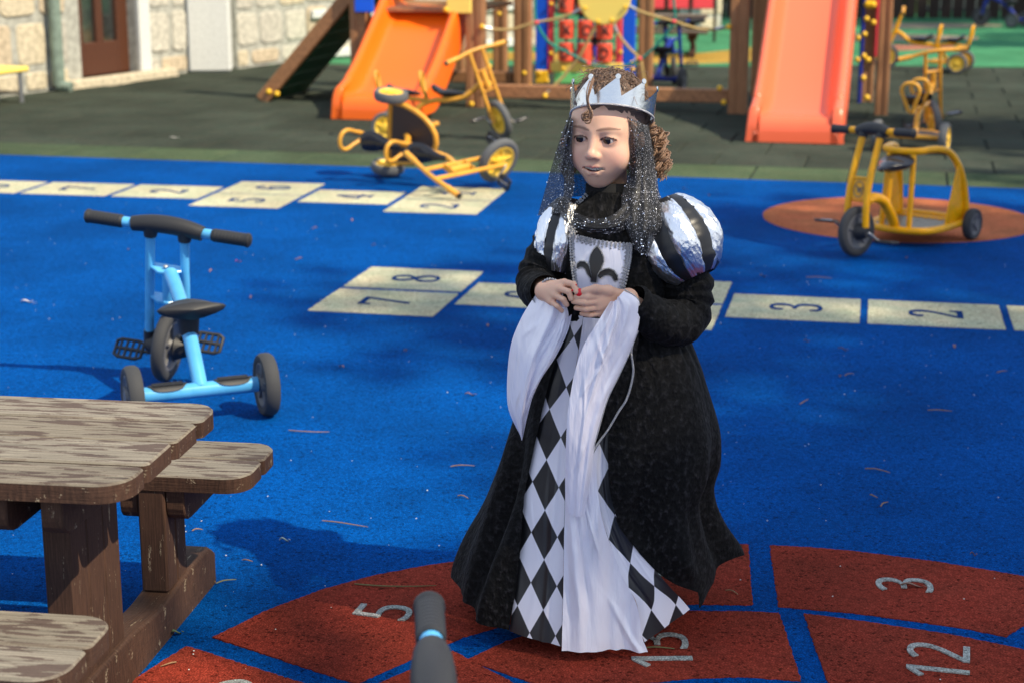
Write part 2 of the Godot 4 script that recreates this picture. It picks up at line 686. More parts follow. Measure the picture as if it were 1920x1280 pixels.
func make_materials() -> void:
	M.blue = rubber(0.0, 0.105, 0.47)
	M.red = rubber(0.42, 0.062, 0.038)
	M.cream = rubber(0.92, 0.86, 0.6)
	M.orange = rubber(0.85, 0.26, 0.12)
	M.green = rubber(0.11, 0.4, 0.2)
	M.yellow_r = rubber(0.75, 0.46, 0.1)
	M.salmon_r = rubber(0.6, 0.25, 0.17)
	M.sand_r = rubber(0.5, 0.42, 0.31)
	M.mats = []
	for k in 4:
		var d: float = [1.0, 0.9, 1.08, 0.97][k]
		M.mats.push_back(rubber(0.088 * d, 0.103 * d, 0.083 * d))
	M.moss = [rubber(0.135, 0.185, 0.105), rubber(0.12, 0.165, 0.1)]
	M.ground = rubber(0.06, 0.075, 0.07)
	M.numeral_blue = rubber(0.01, 0.07, 0.3)
	M.numeral_white = rubber(0.62, 0.63, 0.6)
	M.board = tri_map(mat(Color.WHITE, 0.8, 0.0, 0.35), T.board, Vector3(0.56, 1.9, 1.9), T.board_h, 0.25)
	M.board.uv1_offset = Vector3(0.868, 0.3, 0.5)
	M.boards = [M.board]
	for k in 3:
		var mb: StandardMaterial3D = M.board.duplicate()
		mb.uv1_offset = Vector3(0.868, 0.3, 0.5) + Vector3(0.0, 0.21, 0.37) * (k + 1)
		mb.albedo_color = lin([0.85, 0.95, 0.78][k], [0.83, 0.95, 0.76][k], [0.8, 0.95, 0.74][k])
		M.boards.push_back(mb)
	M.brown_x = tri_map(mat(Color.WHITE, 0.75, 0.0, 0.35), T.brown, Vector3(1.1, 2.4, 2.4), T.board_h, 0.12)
	M.brown_y = tri_map(mat(Color.WHITE, 0.75, 0.0, 0.35), T.brown_t, Vector3(2.4, 1.1, 2.4), null, 0.0)
	M.brown_z = tri_map(mat(Color.WHITE, 0.75, 0.0, 0.35), T.brown, Vector3(2.4, 2.4, 1.1), T.board_h, 0.1)
	M.timber_x = tri_map(mat(Color.WHITE, 0.6, 0.0, 0.4), T.timber, Vector3(0.7, 3.0, 3.0), T.board_h, 0.1)
	M.bluepaint = mat(lin(0.1, 0.42, 0.8), 0.34, 0.0, 0.5)
	M.navypaint = mat(lin(0.01, 0.03, 0.3), 0.35)
	M.yellowpaint = mat(lin(0.95, 0.42, 0.002), 0.36)
	M.amberpaint = mat(lin(0.8, 0.37, 0.045), 0.35)
	for k in ["bluepaint", "navypaint", "yellowpaint", "amberpaint"]:
		var m: StandardMaterial3D = M[k]
		m.roughness_texture = T.fine
		m.uv1_triplanar = true
		m.uv1_scale = Vector3(5, 5, 5)
		m.roughness = 0.6
		m.metallic_specular = 0.4
		detail(m, T.stain, Vector3(1.4, 1.4, 1.4), false)
	M.tyre = tri_map(mat(lin(0.05, 0.052, 0.056), 0.8), T.speck, Vector3(6, 6, 6), T.fine, 0.03)
	M.tyre_grey = tri_map(mat(lin(0.13, 0.135, 0.14), 0.85), T.speck, Vector3(6, 6, 6))
	M.black = tri_map(mat(lin(0.022, 0.022, 0.024), 0.55), T.speck, Vector3(7, 7, 7), T.fine, 0.03)
	M.gloss_black = mat(lin(0.012, 0.012, 0.016), 0.22)
	M.rim_grey = mat(lin(0.12, 0.12, 0.125), 0.5)
	M.rim_yellow = mat(lin(0.85, 0.55, 0.05), 0.4)
	M.steel = tri_map(mat(lin(0.6, 0.6, 0.6), 0.35, 0.9), T.speck, Vector3(8, 8, 8))
	M.tread = tri_map(mat(lin(0.36, 0.33, 0.26), 0.4, 0.8), T.speck, Vector3(8, 8, 8))
	M.plate = mat(lin(0.035, 0.022, 0.016), 0.5)
	M.slide_l = mat(lin(0.9, 0.14, 0.006), 0.32)
	M.slide_r = mat(lin(0.88, 0.145, 0.06), 0.34)
	M.p_yellow = mat(lin(0.9, 0.68, 0.14), 0.4)
	M.p_gold = mat(lin(0.85, 0.5, 0.02), 0.38)
	M.p_blue = mat(lin(0.0, 0.1, 0.75), 0.4)
	M.p_red = mat(lin(0.8, 0.06, 0.08), 0.4)
	M.p_cube = mat(lin(0.85, 0.1, 0.05), 0.45)
	M.p_green = mat(lin(0.2, 0.68, 0.22), 0.4)
	M.p_dkgreen = mat(lin(0.02, 0.3, 0.14), 0.45)
	M.p_ramp = mat(lin(0.01, 0.07, 0.025), 0.6)
	M.rope_y = tri_map(mat(lin(0.6, 0.42, 0.16), 0.9), T.speck, Vector3(20, 20, 20), T.fine, 0.1)
	M.rope_g = tri_map(mat(lin(0.02, 0.28, 0.22), 0.9), T.speck, Vector3(20, 20, 20), T.fine, 0.1)
	M.mortar = tri_map(mat(lin(0.6, 0.6, 0.53), 0.95), T.stone, Vector3(0.9, 0.9, 0.9), T.stone, 0.4)
	M.stones = []
	for c in [Vector3(0.86, 0.75, 0.54), Vector3(0.82, 0.78, 0.66), Vector3(0.8, 0.66, 0.47), Vector3(0.75, 0.71, 0.61)]:
		M.stones.push_back(tri_map(mat(lin(c.x, c.y, c.z), 0.92), T.stone, Vector3(1.3, 1.3, 1.3), T.stone, 0.7))
	M.rust_stone = tri_map(mat(lin(0.62, 0.28, 0.1), 0.92), T.stone, Vector3(1.3, 1.3, 1.3), T.stone, 1.0)
	M.plaster = tri_map(mat(lin(0.84, 0.86, 0.83), 0.9), T.speck, Vector3(0.7, 0.7, 0.7))
	M.pipe = tri_map(mat(lin(0.3, 0.4, 0.33), 0.5), T.stone, Vector3(0.9, 0.9, 0.9))
	M.doorwood = tri_map(mat(lin(0.26, 0.17, 0.14), 0.5), T.timber, Vector3(2.0, 2.0, 2.0))
	M.doorglass = mat(lin(0.1, 0.12, 0.12, 0.1), 0.05)
	M.doorglass.transparency = BaseMaterial3D.TRANSPARENCY_ALPHA
	M.leafdark = mat(lin(0.035, 0.06, 0.02), 0.6)
	M.leafdark.backlight_enabled = true
	M.leafdark.backlight = Color(0.12, 0.2, 0.05)
	M.bark = tri_map(mat(lin(0.08, 0.055, 0.04), 0.95), T.stone, Vector3(2, 0.6, 2), T.stone, 2.0)
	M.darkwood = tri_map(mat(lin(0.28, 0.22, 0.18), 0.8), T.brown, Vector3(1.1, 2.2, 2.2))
	M.needle = mat(lin(0.26, 0.15, 0.07), 0.8)
	M.needle_green = mat(lin(0.16, 0.16, 0.06), 0.8)
	M.leaf_brown = mat(lin(0.25, 0.13, 0.09), 0.8)
	M.leaf_pale = mat(lin(0.6, 0.68, 0.5), 0.7)
	M.leaf_green = mat(lin(0.06, 0.085, 0.03), 0.7)
	M.crumb = mat(lin(0.6, 0.58, 0.54), 0.9)
	# the costume
	M.skin = mat(Color.WHITE, 0.5, 0.0, 0.45)
	M.skin.vertex_color_use_as_albedo = true
	M.skin.subsurf_scatter_enabled = true
	M.skin.subsurf_scatter_strength = 0.12
	M.eye_white = mat(lin(0.5, 0.44, 0.41), 0.2)
	M.iris = mat(lin(0.018, 0.01, 0.007), 0.08)
	M.teeth = mat(lin(0.7, 0.66, 0.58), 0.3)
	M.mouth = mat(lin(0.08, 0.015, 0.015), 0.5)
	M.hair = tri_map(mat(lin(0.3, 0.17, 0.105), 0.42, 0.0, 0.6), T.streak, Vector3(9, 9, 9), T.streak, 0.2)
	M.hair_tip = tri_map(mat(lin(0.55, 0.3, 0.165), 0.42, 0.0, 0.6), T.streak, Vector3(12, 12, 12), T.streak, 0.1)
	M.velvet = tri_map(mat(lin(0.03, 0.0285, 0.031), 0.8, 0.0, 0.3), T.crush, Vector3(4.5, 3.2, 4.5), T.cloud, 0.4)
	M.velvet.rim_enabled = true
	M.velvet.rim = 0.07
	M.velvet.rim_tint = 0.3
	M.knit = tri_map(mat(lin(0.008, 0.008, 0.009), 0.9), T.speck, Vector3(8, 8, 8), T.fine, 0.03)
	M.satin = mat(lin(0.86, 0.84, 0.93), 0.27, 0.0, 0.8)
	M.satin.heightmap_enabled = true
	M.satin.heightmap_texture = T.folds
	M.satin.heightmap_scale = 0.25
	M.satin.uv1_triplanar = true
	M.satin.uv1_scale = Vector3(9.0, 1.8, 9.0)
	M.satin.backlight_enabled = true
	M.satin.backlight = Color(0.35, 0.33, 0.4)
	M.black_satin = mat(lin(0.012, 0.012, 0.014), 0.35)
	M.lozenge = mat(Color.WHITE, 0.38, 0.0, 0.6)
	M.lozenge.albedo_texture = T.lozenge
	M.silver = mat(lin(0.88, 0.89, 0.91), 0.36, 1.0)
	M.silver.heightmap_enabled = true
	M.silver.heightmap_texture = T.crumple
	M.silver.heightmap_scale = 0.22
	M.silver.uv1_triplanar = true
	M.silver.uv1_scale = Vector3(4, 2.4, 4)
	M.crown = mat(lin(0.68, 0.7, 0.72), 0.24, 1.0)
	M.crown.heightmap_enabled = true
	M.crown.heightmap_texture = T.cloud
	M.crown.heightmap_scale = 0.03
	M.crown.uv1_triplanar = true
	M.crown.uv1_scale = Vector3(4, 4, 4)
	M.lace = tri_map(mat(lin(0.75, 0.75, 0.78), 0.4, 0.75), T.speck, Vector3(14, 14, 14), T.fine, 0.25)
	M.sequin = mat(lin(0.85, 0.86, 0.9), 0.15, 1.0)
	M.veil = mat(Color.WHITE, 0.6)
	M.veil.albedo_texture = T.veil
	M.veil.transparency = BaseMaterial3D.TRANSPARENCY_ALPHA
	M.veil.uv1_scale = Vector3(1, 1, 1)
	M.candy = mat(lin(0.75, 0.015, 0.02), 0.15)

# ================================================================ the scene
var rng := RandomNumberGenerator.new()

func _ready() -> void:
	# camera: 60 mm lens on a 36 x 24 mm frame, 1.45 m up, looking down at 13.8 degrees
	var cam := Camera3D.new()
	cam.name = "camera"
	var lens := CameraAttributesPhysical.new()
	lens.frustum_focal_length = 60.0
	lens.frustum_focus_distance = 3.45
	lens.frustum_near = 0.05
	lens.frustum_far = 400.0
	lens.exposure_aperture = 4.8
	cam.attributes = lens
	cam.fov = 22.62
	cam.near = 0.05
	cam.far = 400.0
	cam.position = Vector3(0, 1.45, 0)
	cam.rotation.x = -0.2415
	add_child(cam)
	cam.current = true
	# sky
	var env := Environment.new()
	env.background_mode = Environment.BG_SKY
	var sm := ProceduralSkyMaterial.new()
	sm.sky_top_color = Color(0.59, 0.645, 0.735)
	sm.sky_horizon_color = Color(0.9, 0.91, 0.9)
	sm.sky_curve = 0.12
	sm.ground_bottom_color = Color(0.32, 0.31, 0.29)
	sm.ground_horizon_color = Color(0.66, 0.66, 0.64)
	sm.sky_energy_multiplier = 1.2
	sm.sun_angle_max = 12.0
	var sky := Sky.new()
	sky.sky_material = sm
	env.sky = sky
	env.tonemap_mode = Environment.TONE_MAPPER_LINEAR
	env.tonemap_exposure = 1.36
	env.sdfgi_enabled = true
	env.ssao_enabled = true
	env.ssil_enabled = true
	var we := WorldEnvironment.new()
	we.name = "world_environment"
	we.environment = env
	add_child(we)
	# sun: high, from beyond the right edge and a little towards the camera
	var sun := DirectionalLight3D.new()
	sun.name = "sun"
	sun.light_energy = 1.6
	sun.light_color = Color(1.0, 0.94, 0.83)
	sun.light_angular_distance = 0.53
	sun.shadow_enabled = true
	add_child(sun)
	sun.look_at_from_position(Vector3(0.72, 0.95, 0.46) * 20.0, Vector3.ZERO, Vector3.UP)

	var t0 := Time.get_ticks_msec()
	rng.seed = 20240217
	make_textures()
	make_materials()
	print("materials ", Time.get_ticks_msec() - t0)
	build_floor()
	build_building()
	build_fence_and_trees()
	print("setting ", Time.get_ticks_msec() - t0)
	build_play_structure()
	build_picnic_tables()
	build_tricycles()
	build_yellow_bench()
	build_red_screen()
	print("objects ", Time.get_ticks_msec() - t0)
	build_child()
	print("child ", Time.get_ticks_msec() - t0)
	build_litter()
	print("all ", Time.get_ticks_msec() - t0)

# ---------------------------------------------------------------- floor
func flat(poly: PackedVector2Array, y: float) -> ArrayMesh:
	var mb := MB.new()
	mb.prism(poly, y - 0.02, y)
	return mb.done()

# uneven edges as of hand-laid rubber granules
func rough_edge(poly: Array, step := 0.02, amp := 0.0022, closed := true) -> PackedVector2Array:
	var out := PackedVector2Array()
	for i in (poly.size() if closed else poly.size() - 1):
		var a: Vector2 = poly[i]
		var b: Vector2 = poly[(i + 1) % poly.size()]
		var n := maxi(1, int(a.distance_to(b) / step))
		for k in n:
			out.push_back(a.lerp(b, float(k) / n) + Vector2(rng.randf_range(-amp, amp), rng.randf_range(-amp, amp)))
	return out

func numeral(parent: Node, txt: String, size: float, xf: Transform3D, m: Material, bold := true, serif := true) -> void:
	var tm := TextMesh.new()
	var sf := SystemFont.new()
	sf.font_names = PackedStringArray(["Droid Serif" if serif else "Droid Sans"])
	sf.font_weight = 700 if bold else 400
	tm.font = sf
	tm.text = txt
	tm.font_size = 100
	tm.pixel_size = size / 73.0
	tm.depth = 0.003
	tm.curve_step = 2.0
	part(parent, "numeral", tm, m, xf)

func build_floor() -> void:
	var far := MB.new()
	far.prism(PackedVector2Array([Vector2(-150, -200), Vector2(150, -200), Vector2(150, 60), Vector2(-150, 60)]), -0.08, -0.03)
	struct("ground", far.done(), M.ground)
	# blue rubber with the straight far edge
	var e0 := Vector2(-3.272, -10.874)
	var e1 := Vector2(2.801, -9.463)
	var ed := (e1 - e0).normalized()
	var nrm := Vector2(ed.y, -ed.x)              # away from the camera
	var bl := rough_edge([e0 - ed * 5.0, e1 + ed * 6.0], 0.05, 0.003, false)
	bl.push_back(e1 + ed * 6.0)
	bl.push_back(Vector2(9.0, 5.0))
	bl.push_back(Vector2(-8.5, 5.0))
	var blue := struct("blue_rubber_floor", flat(bl, 0.0), M.blue)
	# grey rubber mats beyond it, laid in rows along the edge, the first row green with moss
	var grey_floor := Node3D.new()
	grey_floor.name = "grey_rubber_floor"
	grey_floor.set_meta("kind", "structure")
	add_child(grey_floor)
	var s := 0.56
	var count := 0
	var shapes := []
	for k in 3:
		var tb := MB.new()
		var g2 := 0.003 + 0.002 * k
		tb.prism(PackedVector2Array([Vector2(g2, -s + g2), Vector2(s - g2, -s + g2), Vector2(s - g2, -g2), Vector2(g2, -g2)]), -0.04, 0.0, 0.006)
		shapes.push_back(tb.done())
	var joint := MB.new()
	var q0 := e0 - ed * 4.5
	var q1 := e1 + ed * 5.5
	joint.prism(PackedVector2Array([q0, q1, q1 + nrm * 8.4, q0 + nrm * 8.4]), -0.04, -0.012)
	part(grey_floor, "joint_bed", joint.done(), M.ground)
	var rot := Basis(Vector3.UP, -ed.angle())
	for row in 15:
		for c in 34:
			var o := e0 + nrm * (0.006 + row * s) + ed * ((c - 7.5) * s + (0.5 * s if row % 2 == 1 else 0.0))
			var mid := o + ed * s * 0.5 + nrm * s * 0.5
			if absf(mid.x) > -mid.y * 0.3 * 1.08 + 0.35 or mid.y < -17.9 or (mid.y < -12.5 and mid.x < -5.1 + (-13.1 - mid.y) * 0.4675):
				continue
			if count >= 295:
				break
			count += 1
			var m: Material = M.moss[rng.randi() % 2] if row == 0 else M.mats[rng.randi() % 4]
			part(grey_floor, "rubber_tile", shapes[rng.randi() % 3], m, Transform3D(rot, Vector3(o.x, rng.randf_range(-0.0015, 0.0015) - 0.001, o.y)))
	print("tiles ", count)
	# green rubber court far behind with its coloured bands
	var gn := MB.new()
	gn.prism(PackedVector2Array([Vector2(-3.2, -17.95), Vector2(14, -17.45), Vector2(16, -29), Vector2(-3.2, -29)]), -0.028, -0.004)
	var green := struct("green_rubber_court", gn.done(), M.green)
	var band := func(called: String, a: Array, b: Array, m: Material, y: float) -> void:
		var poly := PackedVector2Array()
		for p in cr2(a, 8):
			poly.push_back(p)
		b.reverse()
		for p in cr2(b, 8):
			poly.push_back(p)
		var mb := MB.new()
		mb.prism(poly, -0.006, y)
		part(green, called, mb.done(), m)
	band.call("rubber_band", [Vector2(-0.810, -18.705), Vector2(0.229, -18.486), Vector2(1.621, -18.063), Vector2(2.620, -18.414), Vector2(3.610, -19.473)], [Vector2(-0.849, -19.634), Vector2(0.243, -19.634), Vector2(1.724, -19.236), Vector2(2.908, -20.481), Vector2(4.033, -21.794)], M.yellow_r, 0.0)
	band.call("rubber_band", [Vector2(4.220, -19.798), Vector2(4.706, -20.049), Vector2(5.248, -20.481)], [Vector2(4.476, -21.024), Vector2(4.888, -20.839), Vector2(5.338, -20.839)], M.salmon_r, 0.0)
	band.call("rubber_band", [Vector2(4.244, -21.498), Vector2(5.063, -21.596), Vector2(5.881, -21.794)], [Vector2(4.504, -22.837), Vector2(5.349, -22.837), Vector2(6.016, -22.303)], M.sand_r, 0.0)
	band.call("rubber_band", [Vector2(5.047, -24.106), Vector2(5.938, -24.106), Vector2(6.967, -24.602)], [Vector2(5.284, -25.251), Vector2(6.249, -25.385), Vector2(7.075, -24.988)], M.sand_r, 0.0)
	# hopscotch rows: [origin, turn, tile length, gap, tile depth, gap of a double, list of [place, kind, numeral]]
	var rows := [
		[Vector2(-0.6946, -6.7969), 0.2082, 0.4955, 0.030, 0.4115, 0.0417, [[0, 1, "8"], [0, -1, "7"], [1, 0, "6"], [2, 1, "5"], [2, -1, "4"], [3, 0, "3"], [4, 0, "2"], [5, 0, "1"]]],
		[Vector2(-1.1032, -9.1826), 0.1821, 0.4891, 0.0373, 0.4155, 0.0245, [[1, 1, "1"], [1, -1, "2"], [0, 0, "4"], [-1, 1, "6"], [-1, -1, "5"], [-2, 0, "2"], [-3, 0, "7"], [-4, 0, "8"]]]]
	for r in rows:
		var o: Vector2 = r[0]
		var u := Vector2(cos(r[1]), sin(r[1]))
		var n := Vector2(sin(r[1]), -cos(r[1]))
		for t in r[6]:
			var u0: float = t[0] * (r[2] + r[3])
			var v0: float = -r[4] * 0.5
			if t[1] == 1:
				v0 = r[5] * 0.5
			elif t[1] == -1:
				v0 = -r[5] * 0.5 - r[4]
			var c: Vector2 = o + u * u0 + n * v0
			var poly := rough_edge([c, c + u * r[2], c + u * r[2] + n * r[4], c + n * r[4]], 0.012, 0.002)
			var mb := MB.new()
			mb.prism(poly, -0.01, 0.003, 0.001)
			var sq := part(blue, "hopscotch_square", mb.done(), M.cream)
			var mid: Vector2 = c + u * r[2] * 0.52 + n * r[4] * 0.5
			numeral(sq, t[2], 0.2, Transform3D(Basis(Vector3(0, 0, -1), Vector3(-1, 0, 0), Vector3(0, 1, 0)).rotated(Vector3.UP, -r[1]), Vector3(mid.x, 0.0045, mid.y)), M.numeral_blue, false)
	# orange disc under the yellow tricycle
	var disc := []
	for k in 72:
		disc.push_back(Vector2(1.939, -8.465) + Vector2(cos(TAU * k / 72), sin(TAU * k / 72)) * 0.673)
	var dm := MB.new()
	dm.prism(rough_edge(disc, 0.03, 0.002), -0.01, 0.003, 0.001)
	part(blue, "round_inlay", dm.done(), M.orange)
	# snail game: red fields of the spiral
	var seg := func(pts: Array) -> Node:
		var mb := MB.new()
		mb.prism(rough_edge(pts, 0.008, 0.0018), -0.01, 0.003, 0.001)
		return part(blue, "snail_field", mb.done(), M.red)
	var f5 = seg.call([Vector2(-0.624, -3.304), Vector2(-0.531, -3.449), Vector2(-0.428, -3.564), Vector2(-0.316, -3.650), Vector2(-0.198, -3.713), Vector2(-0.075, -3.757), Vector2(0.000, -3.778), Vector2(0.034, -3.399), Vector2(-0.034, -3.354), Vector2(-0.100, -3.307), Vector2(-0.200, -3.198), Vector2(-0.305, -3.082), Vector2(-0.336, -3.101)])
	var f4 = seg.call([Vector2(0.050, -3.792), Vector2(0.177, -3.817), Vector2(0.305, -3.834), Vector2(0.434, -3.849), Vector2(0.566, -3.852), Vector2(0.525, -3.478), Vector2(0.385, -3.484), Vector2(0.220, -3.463), Vector2(0.084, -3.419)])
	var f3 = seg.call([Vector2(0.616, -3.845), Vector2(0.712, -3.831), Vector2(0.808, -3.806), Vector2(0.982, -3.740), Vector2(1.092, -3.686), Vector2(1.197, -3.627), Vector2(1.246, -3.592), Vector2(1.145, -3.434), Vector2(1.031, -3.307), Vector2(0.966, -3.346), Vector2(0.843, -3.396), Vector2(0.736, -3.434), Vector2(0.581, -3.469)])
	var f12 = seg.call([Vector2(0.629, -3.431), Vector2(0.750, -3.388), Vector2(0.915, -3.321), Vector2(1.031, -3.256), Vector2(1.126, -3.178), Vector2(0.990, -2.781), Vector2(0.885, -2.885), Vector2(0.750, -2.984), Vector2(0.618, -3.065)])
	var f13 = seg.call([Vector2(-0.092, -3.193), Vector2(-0.011, -3.285), Vector2(0.113, -3.376), Vector2(0.253, -3.428), Vector2(0.380, -3.443), Vector2(0.484, -3.443), Vector2(0.577, -3.434), Vector2(0.569, -3.094), Vector2(0.463, -3.113), Vector2(0.358, -3.108), Vector2(0.229, -3.077), Vector2(0.123, -3.018)])
	var f14 = seg.call([Vector2(-0.266, -3.077), Vector2(-0.182, -3.170), Vector2(-0.120, -3.235), Vector2(0.041, -3.041), Vector2(-0.029, -2.822), Vector2(-0.202, -2.972)])
	var f6 = seg.call([Vector2(-0.670, -3.261), Vector2(-0.373, -3.060), Vector2(-0.306, -3.000), Vector2(-0.414, -2.742), Vector2(-0.797, -2.885), Vector2(-0.777, -3.013), Vector2(-0.745, -3.101)])
	seg.call([Vector2(0.257, -3.037), Vector2(0.353, -3.065), Vector2(0.458, -3.070), Vector2(0.566, -3.051), Vector2(0.571, -2.781), Vector2(0.274, -2.761)])
	var up := Basis(Vector3(0, 0, -1), Vector3(-1, 0, 0), Vector3(0, 1, 0))
	var put := func(parent: Node, txt: String, at: Vector2, turn: float, size := 0.125) -> void:
		numeral(parent, txt, size, Transform3D(up.rotated(Vector3.UP, turn), Vector3(at.x, 0.005, at.y)), M.numeral_white, false, false)
	put.call(f5, "5", Vector2(-0.274, -3.434), -0.25)
	put.call(f4, "4", Vector2(0.291, -3.634), -0.1)
	put.call(f3, "3", Vector2(0.884, -3.589), -0.12)
	put.call(f12, "12", Vector2(0.861, -3.180), -0.26)
	put.call(f13, "13", Vector2(0.305, -3.235), 0.02)
	put.call(f6, "6", Vector2(-0.557, -3.041), 0.5)

# ---------------------------------------------------------------- old stone building with door
func stone_wall(parent: Node, a: Vector2, b: Vector2, top: float, seed_: int, skip := Rect2(), thick := 0.35) -> void:
	# a to b along the ground; the visible face is on the right of a -> b
	rng.seed = seed_
	var d := (b - a).normalized()
	var n := Vector2(-d.y, d.x)
	var len := a.distance_to(b)
	var ang := -d.angle()
	var xf := Transform3D(Basis(Vector3.UP, ang), Vector3(a.x, 0, a.y))
	var mb := MB.new()
	if skip.size.x > 0.0:
		mb.box(Vector3(skip.position.x * 0.5, top * 0.5, -thick * 0.5), Vector3(skip.position.x, top, thick))
		var x1 := skip.end.x
		mb.box(Vector3((x1 + len) * 0.5, top * 0.5, -thick * 0.5), Vector3(len - x1, top, thick))
		mb.box(Vector3(skip.get_center().x, (skip.end.y + top) * 0.5, -thick * 0.5), Vector3(skip.size.x, top - skip.end.y, thick))
	else:
		mb.box(Vector3(len * 0.5, top * 0.5, -thick * 0.5), Vector3(len, top, thick))
	part(parent, "wall", mb.done(), M.mortar, xf)
	var y := 0.0
	while y < minf(top, 1.9):
		var h := rng.randf_range(0.28, 0.44) if y > 0.0 else 0.2
		var x := rng.randf_range(-0.2, 0.0)
		while x < len:
			var w := rng.randf_range(0.3, 0.62)
			var gap := rng.randf_range(0.03, 0.06)
			var x0 := maxf(x + gap * 0.5, 0.0)
			var x1 := minf(x + w - gap * 0.5, len)
			x += w
			if skip.size.x > 0.0 and x1 > skip.position.x - 0.17 and x0 < skip.end.x + 0.17 and y < skip.end.y:
				if x0 < skip.position.x - 0.17:
					x1 = skip.position.x - 0.19
				elif x1 > skip.end.x + 0.17:
					x0 = skip.end.x + 0.19
				else:
					continue
			if x1 - x0 < 0.08:
				continue
			var st := MB.new()
			var poly := PackedVector2Array()
			var cx := (x0 + x1) * 0.5
			var cy := y + h * 0.5
			var hw := (x1 - x0) * 0.5
			var hh := h * 0.5 - gap * 0.5
			for k in 14:
				var t := TAU * k / 14.0
				var c := cos(t)
				var sn := sin(t)
				var e := 0.3
				poly.push_back(Vector2(cx + hw * signf(c) * pow(absf(c), e) * rng.randf_range(0.93, 1.0), cy + hh * signf(sn) * pow(absf(sn), e) * rng.randf_range(0.92, 1.0)))
			# polygon lies in x, y of the wall: stand it up
			st.prism(poly, 0.0, rng.randf_range(0.01, 0.018), 0.008, Transform3D(Basis(Vector3(1, 0, 0), Vector3(0, 0, 1), Vector3(0, 1, 0)), Vector3.ZERO))
			var m: Material = M.stones[[0, 1, 1, 2, 0, 3][rng.randi() % 6]]
			part(parent, "stone", st.done(), m, xf)
		y += h
	rng.seed = seed_ + 5

